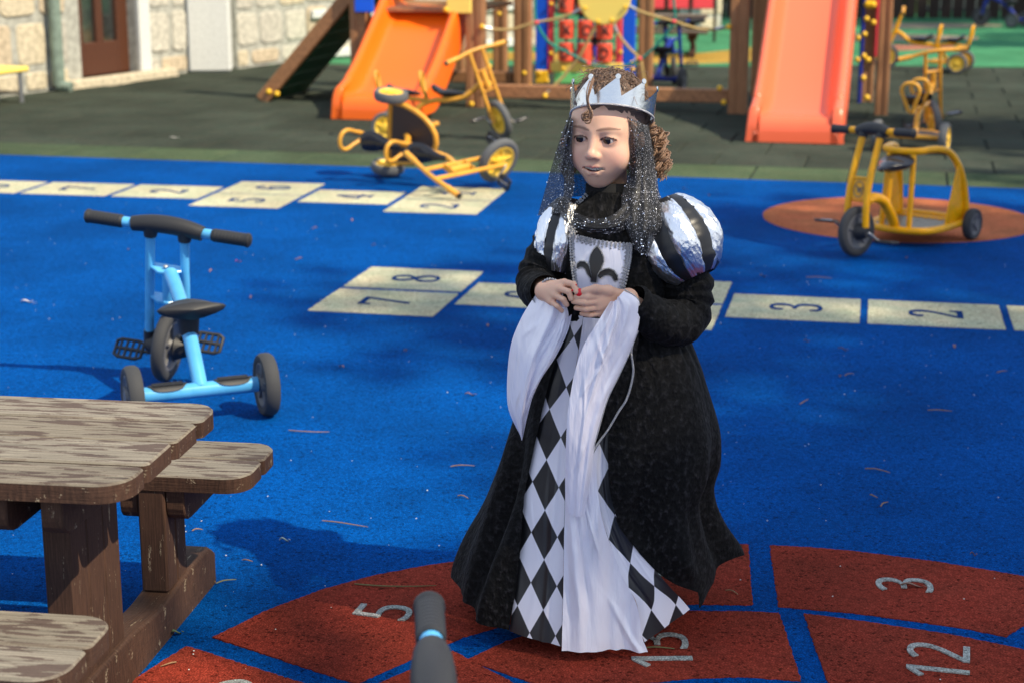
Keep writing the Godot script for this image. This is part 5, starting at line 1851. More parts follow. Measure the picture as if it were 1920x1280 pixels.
func lowest(o: Node3D) -> float:
	var y := 1e9
	for m in o.find_children("*", "MeshInstance3D", true, false):
		var xf := Transform3D()
		var q: Node = m
		while q != self:
			xf = q.transform * xf
			q = q.get_parent()
		for s in m.mesh.get_surface_count():
			for v in m.mesh.surface_get_arrays(s)[Mesh.ARRAY_VERTEX]:
				y = minf(y, (xf * v).y)
	return y

# ---------------------------------------------------------------- the child in the chess-queen costume
# all measures below are metres from the spot between the feet; x right, y up, z towards the camera
const SK_L := [Vector2(0.0, -0.255), Vector2(0.08, -0.25), Vector2(0.174, -0.226), Vector2(0.25, -0.2), Vector2(0.3, -0.185), Vector2(0.43, -0.155), Vector2(0.55, -0.128), Vector2(0.613, -0.115), Vector2(0.7, -0.085)]
const SK_R := [Vector2(0.0, 0.25), Vector2(0.08, 0.26), Vector2(0.15, 0.265), Vector2(0.22, 0.245), Vector2(0.3, 0.226), Vector2(0.36, 0.24), Vector2(0.43, 0.238), Vector2(0.55, 0.208), Vector2(0.613, 0.18), Vector2(0.7, 0.135)]
const SK_F := [Vector2(0.0, 0.215), Vector2(0.1, 0.2), Vector2(0.2, 0.188), Vector2(0.3, 0.18), Vector2(0.43, 0.168), Vector2(0.55, 0.15), Vector2(0.62, 0.135), Vector2(0.7, 0.115)]
const SK_B := [Vector2(0.0, 0.3), Vector2(0.1, 0.28), Vector2(0.2, 0.25), Vector2(0.3, 0.22), Vector2(0.43, 0.18), Vector2(0.6, 0.12), Vector2(0.7, 0.075)]
const OPEN_L := [Vector2(-0.047, 0.692), Vector2(-0.066, 0.630), Vector2(-0.091, 0.545), Vector2(-0.112, 0.448), Vector2(-0.128, 0.372), Vector2(-0.140, 0.307), Vector2(-0.145, 0.218), Vector2(-0.154, 0.141), Vector2(-0.168, 0.035)]
const OPEN_R := [Vector2(0.039, 0.692), Vector2(0.031, 0.587), Vector2(0.025, 0.523), Vector2(0.021, 0.448), Vector2(0.024, 0.372), Vector2(0.043, 0.284), Vector2(0.087, 0.211), Vector2(0.132, 0.150), Vector2(0.189, 0.072)]
const SEAM_L := [Vector2(-0.029, 0.692), Vector2(-0.044, 0.587), Vector2(-0.058, 0.481), Vector2(-0.063, 0.372), Vector2(-0.066, 0.264), Vector2(-0.067, 0.152), Vector2(-0.070, 0.027)]
const SEAM_R := [Vector2(0.012, 0.692), Vector2(0.008, 0.587), Vector2(0.004, 0.481), Vector2(-0.003, 0.394), Vector2(0.005, 0.318), Vector2(0.019, 0.264), Vector2(0.050, 0.175), Vector2(0.081, 0.118), Vector2(0.093, 0.048), Vector2(0.105, 0.018)]

var cloth_noise: FastNoiseLite

func skirt_front(x: float, y: float) -> float:
	var l := tab(SK_L, y)
	var r := tab(SK_R, y)
	var c := clampf((x - (l + r) * 0.5) / ((r - l) * 0.5), -0.985, 0.985)
	return tab(SK_F, y) * pow(1.0 - absf(c) * absf(c), 0.46)

# long folds that run with the hang of the cloth, plus a few short diagonal creases; about -1 .. 1
func folds(s: float, t: float, seed_: int) -> float:
	if not fold_cache.has(seed_):
		var r := RandomNumberGenerator.new()
		r.seed = 900 + seed_
		var list := []
		for k in 7:
			list.push_back([r.randf_range(0.05, 0.95), r.randf_range(-0.3, 0.3), r.randf_range(0.035, 0.11), r.randf_range(0.35, 1.0) * (1.0 if k % 3 else -1.0), r.randf_range(-0.3, 0.5), r.randf_range(0.3, 0.9)])
		for k in 12:
			list.push_back([r.randf_range(0.0, 1.0), r.randf_range(-2.2, 2.2), r.randf_range(0.02, 0.045), r.randf_range(0.15, 0.4), r.randf_range(0.05, 0.95), r.randf_range(0.05, 0.12)])
		fold_cache[seed_] = list
	var f := 0.0
	for q in fold_cache[seed_]:
		var c: float = q[0] + q[1] * (t - q[4])
		var d: float = (s - c) / q[2]
		if absf(d) < 3.0:
			f += q[3] * exp(-d * d) * exp(-pow((t - q[4]) / q[5], 2.0))
	return f

var fold_cache := {}

func sheet(left: PackedVector3Array, right: PackedVector3Array, n: int, bulge: float, fold: float, waves: float, seed_: int, uv_scale := 6.0) -> ArrayMesh:
	# a hanging piece of cloth between two edges
	var rows := []
	var uvs := []
	for i in left.size():
		var row := PackedVector3Array()
		var ur := PackedVector2Array()
		var w := left[i].distance_to(right[i])
		for j in n:
			var s := float(j) / (n - 1)
			var p := left[i].lerp(right[i], s)
			var env := sin(PI * s)
			var t := float(i) / (left.size() - 1)
			var k := 0.45 * sin(s * waves * TAU + t * 3.0 + seed_) + 1.25 * folds(s, t, seed_) + 0.3 * cloth_noise.get_noise_3d(s * 90.0, t * 160.0, seed_ * 30.0)
			p.z += bulge * env + fold * k * (0.35 + 0.65 * env)
			row.push_back(p)
			ur.push_back(Vector2(s * w, p.y) * uv_scale)
		rows.push_back(row)
		uvs.push_back(ur)
	var mb := MB.new()
	mb.grid(rows, false, uvs)
	return mb.done()

func rev(a: PackedVector3Array) -> PackedVector3Array:
	a.reverse()
	return a

func build_child() -> void:
	rng.seed = 5150
	cloth_noise = noise(61, 0.02, 3)
	var person := thing("person", "child in black and white queen costume with silver paper crown, holding red sweet", "person", "", Transform3D(Basis(), Vector3(0.17, 0, -3.40)))
	var head := Transform3D(Basis(Vector3.UP, -0.40) * Basis(Vector3.RIGHT, 0.06) * Basis(Vector3(0, 0, 1), -0.02), Vector3(0.018, 1.0405, 0.008))
	build_body(person, head)
	build_dress(person)
	build_hair(person, head)
	build_crown_and_veil(person, head)
	# the sweet in the fingers
	var mb := MB.new()
	mb.ball(Vector3.ZERO, Vector3(0.0085, 0.0085, 0.008), 8)
	for s in [-1.0, 1.0]:
		for k in 5:
			mb.tri(Vector3(0, 0.006 * s, 0), Vector3(0.004 * (k - 2.5), 0.016 * s, 0.003 * (k % 2)), Vector3(0.004 * (k - 1.5), 0.015 * s, -0.003 * (k % 2)))
	var sweet := part(self, "wrapped_sweet", mb.done(), M.candy, Transform3D(Basis(Vector3(0, 0, 1), 0.9), Vector3(-0.042, 0.767, 0.243) + Vector3(0.17, 0, -3.40)))
	tag(sweet, "small red wrapped sweet between the child's fingertips", "sweet")

func skin_paint(p: Vector3) -> Color:
	return Color(0.70, 0.41, 0.28)

const LIP_UP := [Vector3(-0.0258, -0.0470, 0.0588), Vector3(-0.0095, -0.0535, 0.0748), Vector3(0, -0.0551, 0.0764), Vector3(0.0095, -0.0535, 0.0748), Vector3(0.0258, -0.0470, 0.0588)]
const LIP_LO := [Vector3(-0.0242, -0.0495, 0.0592), Vector3(-0.0085, -0.0668, 0.0725), Vector3(0.0085, -0.0668, 0.0725), Vector3(0.0242, -0.0495, 0.0592)]

func face_paint(p: Vector3) -> Color:
	var c := Vector3(0.71, 0.425, 0.295)
	var ax := absf(p.x)
	# rosy cheeks, nose tip and chin
	var rosy := exp(-pow(Vector3(ax, p.y, p.z).distance_to(Vector3(0.038, -0.036, 0.062)) / 0.02, 2.0)) * 0.55
	rosy += exp(-pow(p.distance_to(Vector3(0, -0.03, 0.094)) / 0.009, 2.0)) * 0.25
	c = c.lerp(Vector3(0.68, 0.31, 0.25), clampf(rosy, 0, 1))
	if p.z > 0.045:
		# lips
		var dl := 1.0
		for ch in [LIP_UP, LIP_LO]:
			for i in ch.size() - 1:
				dl = minf(dl, p.distance_to(Geometry3D.get_closest_point_to_segment(p, ch[i], ch[i + 1])))
		if dl < 0.0056:
			c = c.lerp(Vector3(0.47, 0.16, 0.14), smoothstep(0.0056, 0.0046, dl))
		if absf(p.y + 0.0595) < 0.0036 and ax < 0.016 and p.z < 0.0725:
			c = Vector3(0.1, 0.02, 0.02)
		# brows
		var by := 0.0192 + 0.0034 * sin(clampf((ax - 0.008) / 0.038, 0, 1) * PI * 0.8)
		var th := 0.0027 * clampf((ax - 0.006) / 0.01, 0, 1) * clampf((0.049 - ax) / 0.018, 0.15, 1)
		if ax > 0.007 and ax < 0.05:
			c = c.lerp(Vector3(0.13, 0.065, 0.04), 0.75 * smoothstep(th + 0.0016, th * 0.5, absf(p.y - by)))
		# lash line round the upper edge of the eye opening
		var e := Vector2((ax - 0.0285) / 0.0145, (p.y + 0.001) / 0.0066)
		var el := e.length()
		if el > 0.8 and el < 1.15 and p.y > -0.001:
			c = Vector3(0.06, 0.03, 0.02)
		elif el < 1.2:
			c = c.lerp(Vector3(0.42, 0.2, 0.15), 0.6)
	return Color(c.x, c.y, c.z)

func build_body(person: Node3D, head: Transform3D) -> void:
	var mb := MB.new()
	# head
	var h := SDF.new()
	h.egg(Vector3(0, 0.035, -0.014), Vector3(0.068, 0.07, 0.084), 0.01)
	h.egg(Vector3(0, 0.0, 0.022), Vector3(0.0605, 0.072, 0.054), 0.03)
	h.egg(Vector3(0, -0.05, 0.02), Vector3(0.0475, 0.043, 0.048), 0.03)
	h.egg(Vector3(0, -0.083, 0.045), Vector3(0.021, 0.0165, 0.0185), 0.026)
	h.cap(Vector3(0, -0.06, -0.015), Vector3(-0.005, -0.16, -0.03), 0.035, 0.04, 0.02)
	for s in [-1.0, 1.0]:
		h.egg(Vector3(s * 0.0335, -0.037, 0.047), Vector3(0.0245, 0.0255, 0.023), 0.022)
		h.egg(Vector3(s * 0.0285, -0.001, 0.084), Vector3(0.021, 0.0125, 0.014), 0.014, true)
		h.egg(Vector3(s * 0.07, -0.012, -0.008), Vector3(0.007, 0.019, 0.013), 0.006)
	h.cap(Vector3(0, 0.012, 0.071), Vector3(0, -0.024, 0.0855), 0.006, 0.0078, 0.012)
	h.egg(Vector3(0, -0.0292, 0.0875), Vector3(0.0092, 0.008, 0.009), 0.008)
	for s in [-1.0, 1.0]:
		h.egg(Vector3(s * 0.0092, -0.0322, 0.0795), Vector3(0.006, 0.0056, 0.008), 0.006)
		# lids
		h.egg(Vector3(s * 0.0285, -0.001, 0.0585), Vector3(0.0168, 0.0152, 0.0154), 0.005)
		h.egg(Vector3(s * 0.0285, -0.0018, 0.0765), Vector3(0.0146, 0.0052, 0.012), 0.0025, true)
		h.cap(Vector3(s * 0.012, 0.02, 0.068), Vector3(s * 0.042, 0.018, 0.055), 0.0055, 0.004, 0.012)
		h.egg(Vector3(s * 0.0055, -0.037, 0.0885), Vector3(0.0032, 0.0024, 0.004), 0.003, true)
	# muzzle, lips, mouth slit
	h.egg(Vector3(0, -0.058, 0.0575), Vector3(0.027, 0.018, 0.016), 0.02)
	h.chain(LIP_UP, 0.0038, 0.0038, 0.004)
	h.chain(LIP_LO, 0.0043, 0.0043, 0.004)
	h.egg(Vector3(0, -0.0605, 0.077), Vector3(0.0135, 0.0025, 0.016), 0.0016, true)
	for s in [-1.0, 1.0]:
		h.egg(Vector3(s * 0.0118, -0.0572, 0.0735), Vector3(0.0118, 0.0024, 0.02), 0.0016, true)
	var s2 := h
	s2.mesh(mb, Vector3(-0.085, -0.165, -0.105), Vector3(0.085, 0.115, 0.108), 0.0021, face_paint, head)
	# hands
	var hr := SDF.new()
	var wr := Vector3(0.054, 0.743, 0.185)
	var kn := [Vector3(-0.004, 0.758, 0.232), Vector3(-0.009, 0.748, 0.236), Vector3(-0.009, 0.736, 0.233), Vector3(-0.002, 0.723, 0.224)]
	for k in kn:
		hr.cap(wr, k, 0.0165, 0.0078, 0.008)
	hr.chain([kn[0], Vector3(-0.028, 0.760, 0.249), Vector3(-0.049, 0.759, 0.241)], 0.0066, 0.0052, 0.0016)
	hr.chain([kn[1], Vector3(-0.033, 0.749, 0.252), Vector3(-0.053, 0.749, 0.239)], 0.0067, 0.0053, 0.0016)
	hr.chain([kn[2], Vector3(-0.031, 0.736, 0.248), Vector3(-0.048, 0.736, 0.236)], 0.0065, 0.0051, 0.0016)
	hr.chain([kn[3], Vector3(-0.021, 0.722, 0.236), Vector3(-0.037, 0.723, 0.229)], 0.0058, 0.0046, 0.0016)
	hr.chain([Vector3(0.033, 0.753, 0.200), Vector3(0.013, 0.767, 0.225), Vector3(-0.012, 0.774, 0.242), Vector3(-0.035, 0.771, 0.246)], 0.0125, 0.0062, 0.005)
	hr.mesh(mb, Vector3(-0.085, 0.68, 0.15), Vector3(0.085, 0.81, 0.275), 0.0021, skin_paint)
	var hl := SDF.new()
	var wl := Vector3(-0.106, 0.753, 0.165)
	var kl := [Vector3(-0.070, 0.780, 0.210), Vector3(-0.078, 0.769, 0.216), Vector3(-0.086, 0.755, 0.213), Vector3(-0.094, 0.741, 0.206)]
	for k in kl:
		hl.cap(wl, k, 0.0165, 0.0078, 0.008)
	hl.chain([kl[0], Vector3(-0.053, 0.782, 0.236), Vector3(-0.048, 0.769, 0.246)], 0.0066, 0.0052, 0.0016)
	hl.chain([kl[1], Vector3(-0.062, 0.768, 0.240), Vector3(-0.058, 0.755, 0.242)], 0.0067, 0.0053, 0.0016)
	hl.chain([kl[2], Vector3(-0.072, 0.752, 0.236), Vector3(-0.066, 0.742, 0.236)], 0.0064, 0.005, 0.0016)
	hl.chain([kl[3], Vector3(-0.083, 0.737, 0.228), Vector3(-0.075, 0.728, 0.226)], 0.0057, 0.0046, 0.0016)
	hl.chain([Vector3(-0.092, 0.768, 0.180), Vector3(-0.068, 0.772, 0.190), Vector3(-0.044, 0.767, 0.226)], 0.011, 0.0062, 0.005)
	hl.mesh(mb, Vector3(-0.15, 0.69, 0.13), Vector3(-0.02, 0.82, 0.27), 0.0021, skin_paint)
	# the rest of the body under the clothes
	var b := SDF.new()
	b.cap(head * Vector3(0, -0.11, -0.02), Vector3(0.03, 0.86, 0.01), 0.034, 0.04, 0.03)
	b.egg(Vector3(0.035, 0.79, 0.02), Vector3(0.078, 0.1, 0.06), 0.04)
	b.egg(Vector3(0.035, 0.62, 0.015), Vector3(0.078, 0.1, 0.065), 0.05)
	b.chain([Vector3(0.03, 0.875, 0.005), Vector3(0.135, 0.86, 0.01), Vector3(0.172, 0.68, 0.06), Vector3(0.115, 0.692, 0.135), wr], 0.026, 0.016, 0.02)
	b.chain([Vector3(0.03, 0.875, 0.005), Vector3(-0.07, 0.86, 0.01), Vector3(-0.112, 0.745, 0.05), wl], 0.032, 0.018, 0.02)
	b.chain([Vector3(0.075, 0.58, 0.01), Vector3(0.085, 0.31, 0.03), Vector3(0.09, 0.05, 0.0)], 0.055, 0.028, 0.02)
	b.chain([Vector3(-0.005, 0.58, 0.01), Vector3(-0.01, 0.31, 0.04), Vector3(-0.01, 0.05, 0.06)], 0.055, 0.028, 0.02)
	b.egg(Vector3(0.09, 0.026, 0.03), Vector3(0.03, 0.026, 0.07), 0.02)
	b.egg(Vector3(-0.012, 0.026, 0.09), Vector3(0.03, 0.026, 0.07), 0.02)
	b.mesh(mb, Vector3(-0.16, -0.02, -0.1), Vector3(0.26, 0.98, 0.22), 0.012, skin_paint)
	var body := part(person, "body", mb.done(), M.skin)
	# eyes looking off to the left of the picture, teeth
	for s in [-1.0, 1.0]:
		mb = MB.new()
		var c := head * Vector3(s * 0.0285, -0.001, 0.0585)
		mb.ball(c, Vector3(0.0138, 0.0138, 0.0138), 14)
		var eye := part(body, "eye", mb.done(), M.eye_white)
		mb = MB.new()
		var g := (head.basis * Vector3(-0.16, 0.0, 1.0)).normalized()
		mb.lathe([Vector2(0.0, 0.0143), Vector2(0.003, 0.01412), Vector2(0.006, 0.0135), Vector2(0.0082, 0.0125)], Transform3D(Basis(g.cross(Vector3.UP).normalized(), g, g.cross(Vector3.UP).normalized().cross(g)), c), 18)
		part(eye, "iris", mb.done(), M.iris)
	mb = MB.new()
	for k in 8:
		var x := (k - 3.5) * 0.0051
		mb.box(head * Vector3(x, -0.0588 + absf(x) * 0.12, 0.0705 - absf(x) * 0.3), Vector3(0.0050, 0.0062, 0.004), 0.001, head.basis)
	part(body, "teeth", mb.done(), M.teeth)

func torso(y: float, a: float, off := 0.0) -> Vector3:
	var w := tab([Vector2(0.66, 0.122), Vector2(0.7, 0.118), Vector2(0.78, 0.116), Vector2(0.85, 0.118), Vector2(0.885, 0.108), Vector2(0.905, 0.07), Vector2(0.93, 0.045)], y) + off
	var d := tab([Vector2(0.66, 0.104), Vector2(0.7, 0.1), Vector2(0.78, 0.104), Vector2(0.85, 0.092), Vector2(0.885, 0.072), Vector2(0.905, 0.055), Vector2(0.93, 0.043)], y) + off
	return Vector3(0.033 + w * cos(a), y, 0.022 + d * sin(a))

func torso_front(x: float, y: float, off := 0.0) -> Vector3:
	var e := torso(y, 0.0)
	var c := clampf((x - 0.033) / (e.x - 0.033), -0.95, 0.95)
	return torso(y, acos(c), off)

func build_dress(person: Node3D) -> void:
	var dress := Node3D.new()
	dress.name = numbered(person, "dress")
	person.add_child(dress)
	# black velvet overskirt, open in front
	var rows := []
	for i in 46:
		var v := i / 45.0
		var yn := lerpf(0.705, 0.03, v)
		var l := tab(SK_L, yn)
		var r := tab(SK_R, yn)
		var xc := (l + r) * 0.5
		var hw := (r - l) * 0.5
		var tr := acos(clampf((at_y(OPEN_R, yn) - xc) / hw, -0.97, 0.97))
		var tl := acos(clampf((at_y(OPEN_L, yn) - xc) / hw, -0.97, 0.97)) - TAU
		var row := PackedVector3Array()
		for j in 201:
			var s := j / 200.0
			var th := lerpf(tr, tl, s)
			var cx := cos(th)
			var sz := sin(th)
			# hem: down at the front and back, lifted at the right where she steps
			var right := maxf(0.0, cx)
			var hem := 0.02 + 0.12 * pow(right, 1.6) * smoothstep(-0.9, 0.2, -sz + 0.25) + 0.055 * pow(maxf(0.0, -cx), 1.5) + 0.06 * right * maxf(0.0, sz)
			var y := lerpf(0.705, hem, v)
			var ll := tab(SK_L, y)
			var rr := tab(SK_R, y)
			var low := smoothstep(0.62, 0.05, y)
			var f := (0.5 * sin(th * 8.0 + 0.6 + y * 3.0) + 0.35 * sin(th * 13.0 + 2.0 - y * 5.0)) * 0.036 * low
			f += cloth_noise.get_noise_3d(cx * 60.0, y * 60.0, sz * 60.0) * 0.05 * low
			f += 0.004 * sin(th * 30.0 + 5.0 * cloth_noise.get_noise_2d(th * 30.0, y * 20.0)) * smoothstep(0.5, 0.68, y)
			f += 0.008
			# the train flares to the right behind
			var flare := 0.035 * smoothstep(0.28, 0.1, y) * pow(right, 3.0)
			var edge := minf(s, 1.0 - s)
			f *= smoothstep(0.0, 0.05, edge) * 0.8 + 0.2
			var p := Vector3((ll + rr) * 0.5 + (rr - ll) * 0.5 * cx, y, (tab(SK_F, y) if sz > 0 else tab(SK_B, y)) * signf(sz) * pow(absf(sz), 0.92))
			p += Vector3(cx, 0, sz) * (f + 0.007) + Vector3(flare, 0, -flare * 0.8)
			row.push_back(p)
		rows.push_back(row)
	var mb := MB.new()
	mb.grid(rows)
	part(dress, "overskirt", mb.done(), M.velvet)
	# front: two harlequin strips and the plain satin between them
	var strip := func(a: Array, b: Array, ya: float, yb: float, u0: float, m: Material, called: String, lift: float, wob: float, hem_a: float, hem_b: float, sd: float, over_a := 0.0, over_b := 0.0) -> void:
		var rr := []
		var uu := []
		for i in 61:
			var v := i / 60.0
			var row := PackedVector3Array()
			var ur := PackedVector2Array()
			for j in 31:
				var s := j / 30.0
				var y := lerpf(ya, lerpf(hem_a, hem_b, s), v)
				var xa := at_y(a, y) - over_a
				var xb := at_y(b, y) + over_b
				var x := lerpf(xa, xb, s)
				var z := skirt_front(x, y)
				var low := smoothstep(0.66, 0.1, y)
				var sx := x - at_y(SEAM_L, y)
				z += lift + wob * low * (0.6 * cloth_noise.get_noise_3d(sx * 520.0, y * 38.0, sd) + 0.42 * folds(s, v, int(sd)))
				row.push_back(Vector3(x, y, z))
				var ux: float = (x - xb) if u0 < 0.0 else (x - xa)
				ur.push_back(Vector2(ux / 0.052 + u0, -y / 0.1 * 0.5 * 2.0))
			rr.push_back(row)
			uu.push_back(ur)
		var g := MB.new()
		g.grid(rr, false, uu)
		part(dress, called, g.done(), m)
	strip.call(OPEN_L, SEAM_L, 0.69, 0.0, -0.25, M.lozenge, "lozenge_strip", 0.003, 0.012, 0.045, 0.03, 3.0, 0.008, 0.0)
	strip.call(SEAM_R, OPEN_R, 0.69, 0.0, 0.5, M.lozenge, "lozenge_strip", 0.0, 0.012, 0.035, 0.085, 9.0, 0.0, 0.012)
	strip.call(SEAM_L, SEAM_R, 0.69, 0.0, 0.0, M.satin, "satin_panel", 0.012, 0.06, 0.028, 0.022, 21.0)
	# bodice
	rows = []
	for i in 26:
		var y := lerpf(0.67, 0.93, i / 25.0)
		var row := PackedVector3Array()
		for j in 64:
			var p := torso(y, TAU * j / 64.0)
			p += (p - Vector3(0.033, y, 0.022)).normalized() * 0.006 * cloth_noise.get_noise_3dv(p * 500.0)
			row.push_back(p)
		rows.push_back(row)
	mb = MB.new()
	mb.grid(rows, true)
	part(dress, "bodice", mb.done(), M.velvet)
	mb = MB.new()
	mb.lathe([Vector2(0.05, 0.0), Vector2(0.046, 0.03), Vector2(0.044, 0.055), Vector2(0.0445, 0.062), Vector2(0.04, 0.062), Vector2(0.039, 0.04)], Transform3D(Basis(Vector3.RIGHT, -0.12), Vector3(0.022, 0.878, 0.012)), 36)
	part(dress, "high_collar", mb.done(), M.knit)
	# satin bib, silver lace round it, and the appliqued lily
	var bl := []
	var br := []
	for q in [Vector2(-0.046, 0.852), Vector2(-0.045, 0.826), Vector2(-0.043, 0.794), Vector2(-0.039, 0.763), Vector2(-0.034, 0.731)]:
		bl.push_back(torso_front(q.x, q.y, 0.005))
	for q in [Vector2(0.059, 0.837), Vector2(0.058, 0.815), Vector2(0.054, 0.789), Vector2(0.047, 0.752), Vector2(0.039, 0.715)]:
		br.push_back(torso_front(q.x, q.y, 0.005))
	var cl := cr(bl, 6)
	var crr := cr(br, 6)
	rows = []
	for i in cl.size():
		var row := PackedVector3Array()
		for j in 16:
			var s := j / 15.0
			var q := cl[i].lerp(crr[i], s)
			row.push_back(torso_front(q.x, q.y, 0.005 + 0.002 * cloth_noise.get_noise_3d(q.x * 500.0, q.y * 500.0, 2.0)))
		rows.push_back(row)
	mb = MB.new()
	mb.grid(rows)
	part(dress, "bib", mb.done(), M.satin)
	var lace := func(path: PackedVector3Array, wide: float) -> void:
		# small overlapping scallops along a line
		var b := MB.new()
		var dist := 0.0
		for i in path.size() - 1:
			var d := path[i + 1] - path[i]
			var n := maxi(1, int(d.length() / 0.0045))
			for k in n:
				var c := path[i].lerp(path[i + 1], (k + 0.5) / n)
				var side := Vector3(0, 0, 1).cross(d).normalized()
				var e: float = wide * (1.0 if (int(dist / 0.0045)) % 2 == 0 else 0.72)
				dist += 0.0045
				b.ball(c + side * e * 0.35, Vector3(0.0032, 0.0032, 0.0018), 3)
				b.ball(c - side * e * 0.1, Vector3(0.003, 0.003, 0.002), 3)
				b.ball(c + side * e * 0.8, Vector3(0.0024, 0.0024, 0.0015), 3)
		part(dress, "silver_lace", b.done(), M.lace)
	var lift := func(a: PackedVector3Array, o: float) -> PackedVector3Array:
		var out := PackedVector3Array()
		for q in a:
			out.push_back(torso_front(q.x, q.y, o))
		return out
	lace.call(lift.call(rev(cl.duplicate()), 0.008), -0.012)
	lace.call(lift.call(crr, 0.008), -0.012)
	lace.call(lift.call(cr([bl[0], bl[0].lerp(br[0], 0.5) + Vector3(0, -0.002, 0), br[0]], 8), 0.008), -0.013)
	lace.call(lift.call(cr([Vector3(-0.064, 0.924, 0.100), Vector3(-0.059, 0.895, 0.100), Vector3(-0.053, 0.870, 0.110), Vector3(-0.046, 0.852, 0.120)], 5), 0.008), 0.012)
	var petals := [
		[[755, 520], [775, 550], [797, 600], [798, 640], [780, 690], [755, 735], [748, 800], [714, 800], [718, 735], [708, 690], [702, 640], [712, 590], [735, 545]],
		[[608, 702], [612, 668], [632, 650], [660, 648], [688, 668], [702, 710], [712, 770], [690, 742], [672, 700], [650, 682], [630, 684]],
		[[762, 752], [780, 718], [812, 700], [845, 694], [880, 710], [902, 745], [908, 778], [892, 782], [872, 748], [840, 732], [805, 740], [780, 765]]]
	for k in 3:
		for lay in 2:
			var poly := PackedVector2Array()
			for q in petals[k]:
				var px: float = 940.0 + q[0] / 4.128
				var py: float = 340.0 + q[1] / 4.128
				# picture measures to metres on the chest, 1 mm to about 0.98 px
				poly.push_back(Vector2((px - 1121.0) * 0.00100 - 0.0035, -(py - 500.0) * 0.00102 + 0.798))
			if lay == 0:
				var grown := Geometry2D.offset_polygon(poly, 0.0022, Geometry2D.JOIN_ROUND)
				poly = grown[0]
			var g := MB.new()
			var tr := Geometry2D.triangulate_polygon(poly)
			for q in poly:
				g.p(torso_front(q.x, q.y, 0.0075 + 0.0012 * lay))
			for t in range(0, tr.size(), 3):
				g.t3(tr[t], tr[t + 2], tr[t + 1])
			var rim := PackedVector3Array()
			for q in poly:
				rim.push_back(torso_front(q.x, q.y, 0.007 + 0.0012 * lay))
			g.tube(rim, 0.0009, 5, false, true)
			part(dress, "lily_edging" if lay == 0 else "lily_petal", g.done(), M.lace if lay == 0 else M.black_satin)
	# puffed sleeves
	puff(dress, Vector3(0.128, 0.903, 0.02), Vector3(0.196, 0.762, 0.07), 0.08, 6, 0.35)
	puff(dress, Vector3(-0.05, 0.905, 0.01), Vector3(-0.082, 0.768, 0.055), 0.052, 6, 0.1)
	# tight velvet forearms
	var arm := func(pts: Array, rads: Array) -> void:
		var path := cr(pts, 8)
		var rd := []
		for i in path.size():
			var f := float(i) / 8.0
			var a := int(minf(f, rads.size() - 2))
			rd.push_back(lerpf(rads[a], rads[a + 1], clampf(f - a, 0, 1)) * (1.0 + 0.06 * sin(i * 1.9) + 0.05 * cloth_noise.get_noise_2d(i * 40.0, rads[0] * 900.0)))
		var g := MB.new()
		g.tube(path, rd, 24, false)
		part(dress, "sleeve", g.done(), M.velvet)
	arm.call([Vector3(0.16, 0.82, 0.03), Vector3(0.178, 0.73, 0.035), Vector3(0.172, 0.676, 0.07), Vector3(0.115, 0.69, 0.14), Vector3(0.062, 0.740, 0.180)], [0.058, 0.058, 0.05, 0.042, 0.033])
	arm.call([Vector3(-0.085, 0.82, 0.03), Vector3(-0.115, 0.76, 0.045), Vector3(-0.118, 0.74, 0.09), Vector3(-0.104, 0.751, 0.155)], [0.045, 0.044, 0.04, 0.03])
	# hanging linings of the bell sleeves
	part(dress, "sleeve_lining", sheet(cr([Vector3(-0.104, 0.769, 0.165), Vector3(-0.128, 0.738, 0.155), Vector3(-0.154, 0.691, 0.145), Vector3(-0.173, 0.635, 0.135), Vector3(-0.180, 0.556, 0.125), Vector3(-0.176, 0.499, 0.120), Vector3(-0.153, 0.447, 0.120)], 8), cr([Vector3(-0.078, 0.755, 0.185), Vector3(-0.061, 0.715, 0.200), Vector3(-0.075, 0.672, 0.200), Vector3(-0.102, 0.617, 0.190), Vector3(-0.124, 0.561, 0.175), Vector3(-0.138, 0.504, 0.155), Vector3(-0.148, 0.446, 0.125)], 8), 40, 0.02, 0.008, 1.0, 2), M.satin)
	part(dress, "sleeve_lining", sheet(cr([Vector3(0.017, 0.747, 0.232), Vector3(-0.008, 0.709, 0.245), Vector3(-0.033, 0.665, 0.245), Vector3(-0.048, 0.620, 0.245), Vector3(-0.057, 0.571, 0.240), Vector3(-0.063, 0.522, 0.236), Vector3(-0.065, 0.472, 0.230), Vector3(-0.066, 0.407, 0.215), Vector3(-0.064, 0.314, 0.200)], 10), cr([Vector3(0.044, 0.764, 0.210), Vector3(0.074, 0.741, 0.200), Vector3(0.073, 0.688, 0.200), Vector3(0.058, 0.642, 0.200), Vector3(0.037, 0.595, 0.205), Vector3(0.014, 0.545, 0.210), Vector3(-0.007, 0.460, 0.210), Vector3(-0.015, 0.388, 0.205), Vector3(-0.026, 0.308, 0.200)], 10), 44, 0.016, 0.009, 1.3, 5), M.satin)
	# inside face of the left bell sleeve, folded towards the hand
	part(dress, "sleeve_lining", sheet(cr([Vector3(-0.082, 0.705, 0.205), Vector3(-0.098, 0.662, 0.200), Vector3(-0.122, 0.606, 0.190), Vector3(-0.144, 0.540, 0.165), Vector3(-0.157, 0.483, 0.140)], 8), cr([Vector3(-0.055, 0.716, 0.205), Vector3(-0.063, 0.682, 0.205), Vector3(-0.085, 0.632, 0.198), Vector3(-0.116, 0.578, 0.185), Vector3(-0.140, 0.508, 0.150)], 8), 20, 0.012, 0.004, 0.7, 8), M.satin)
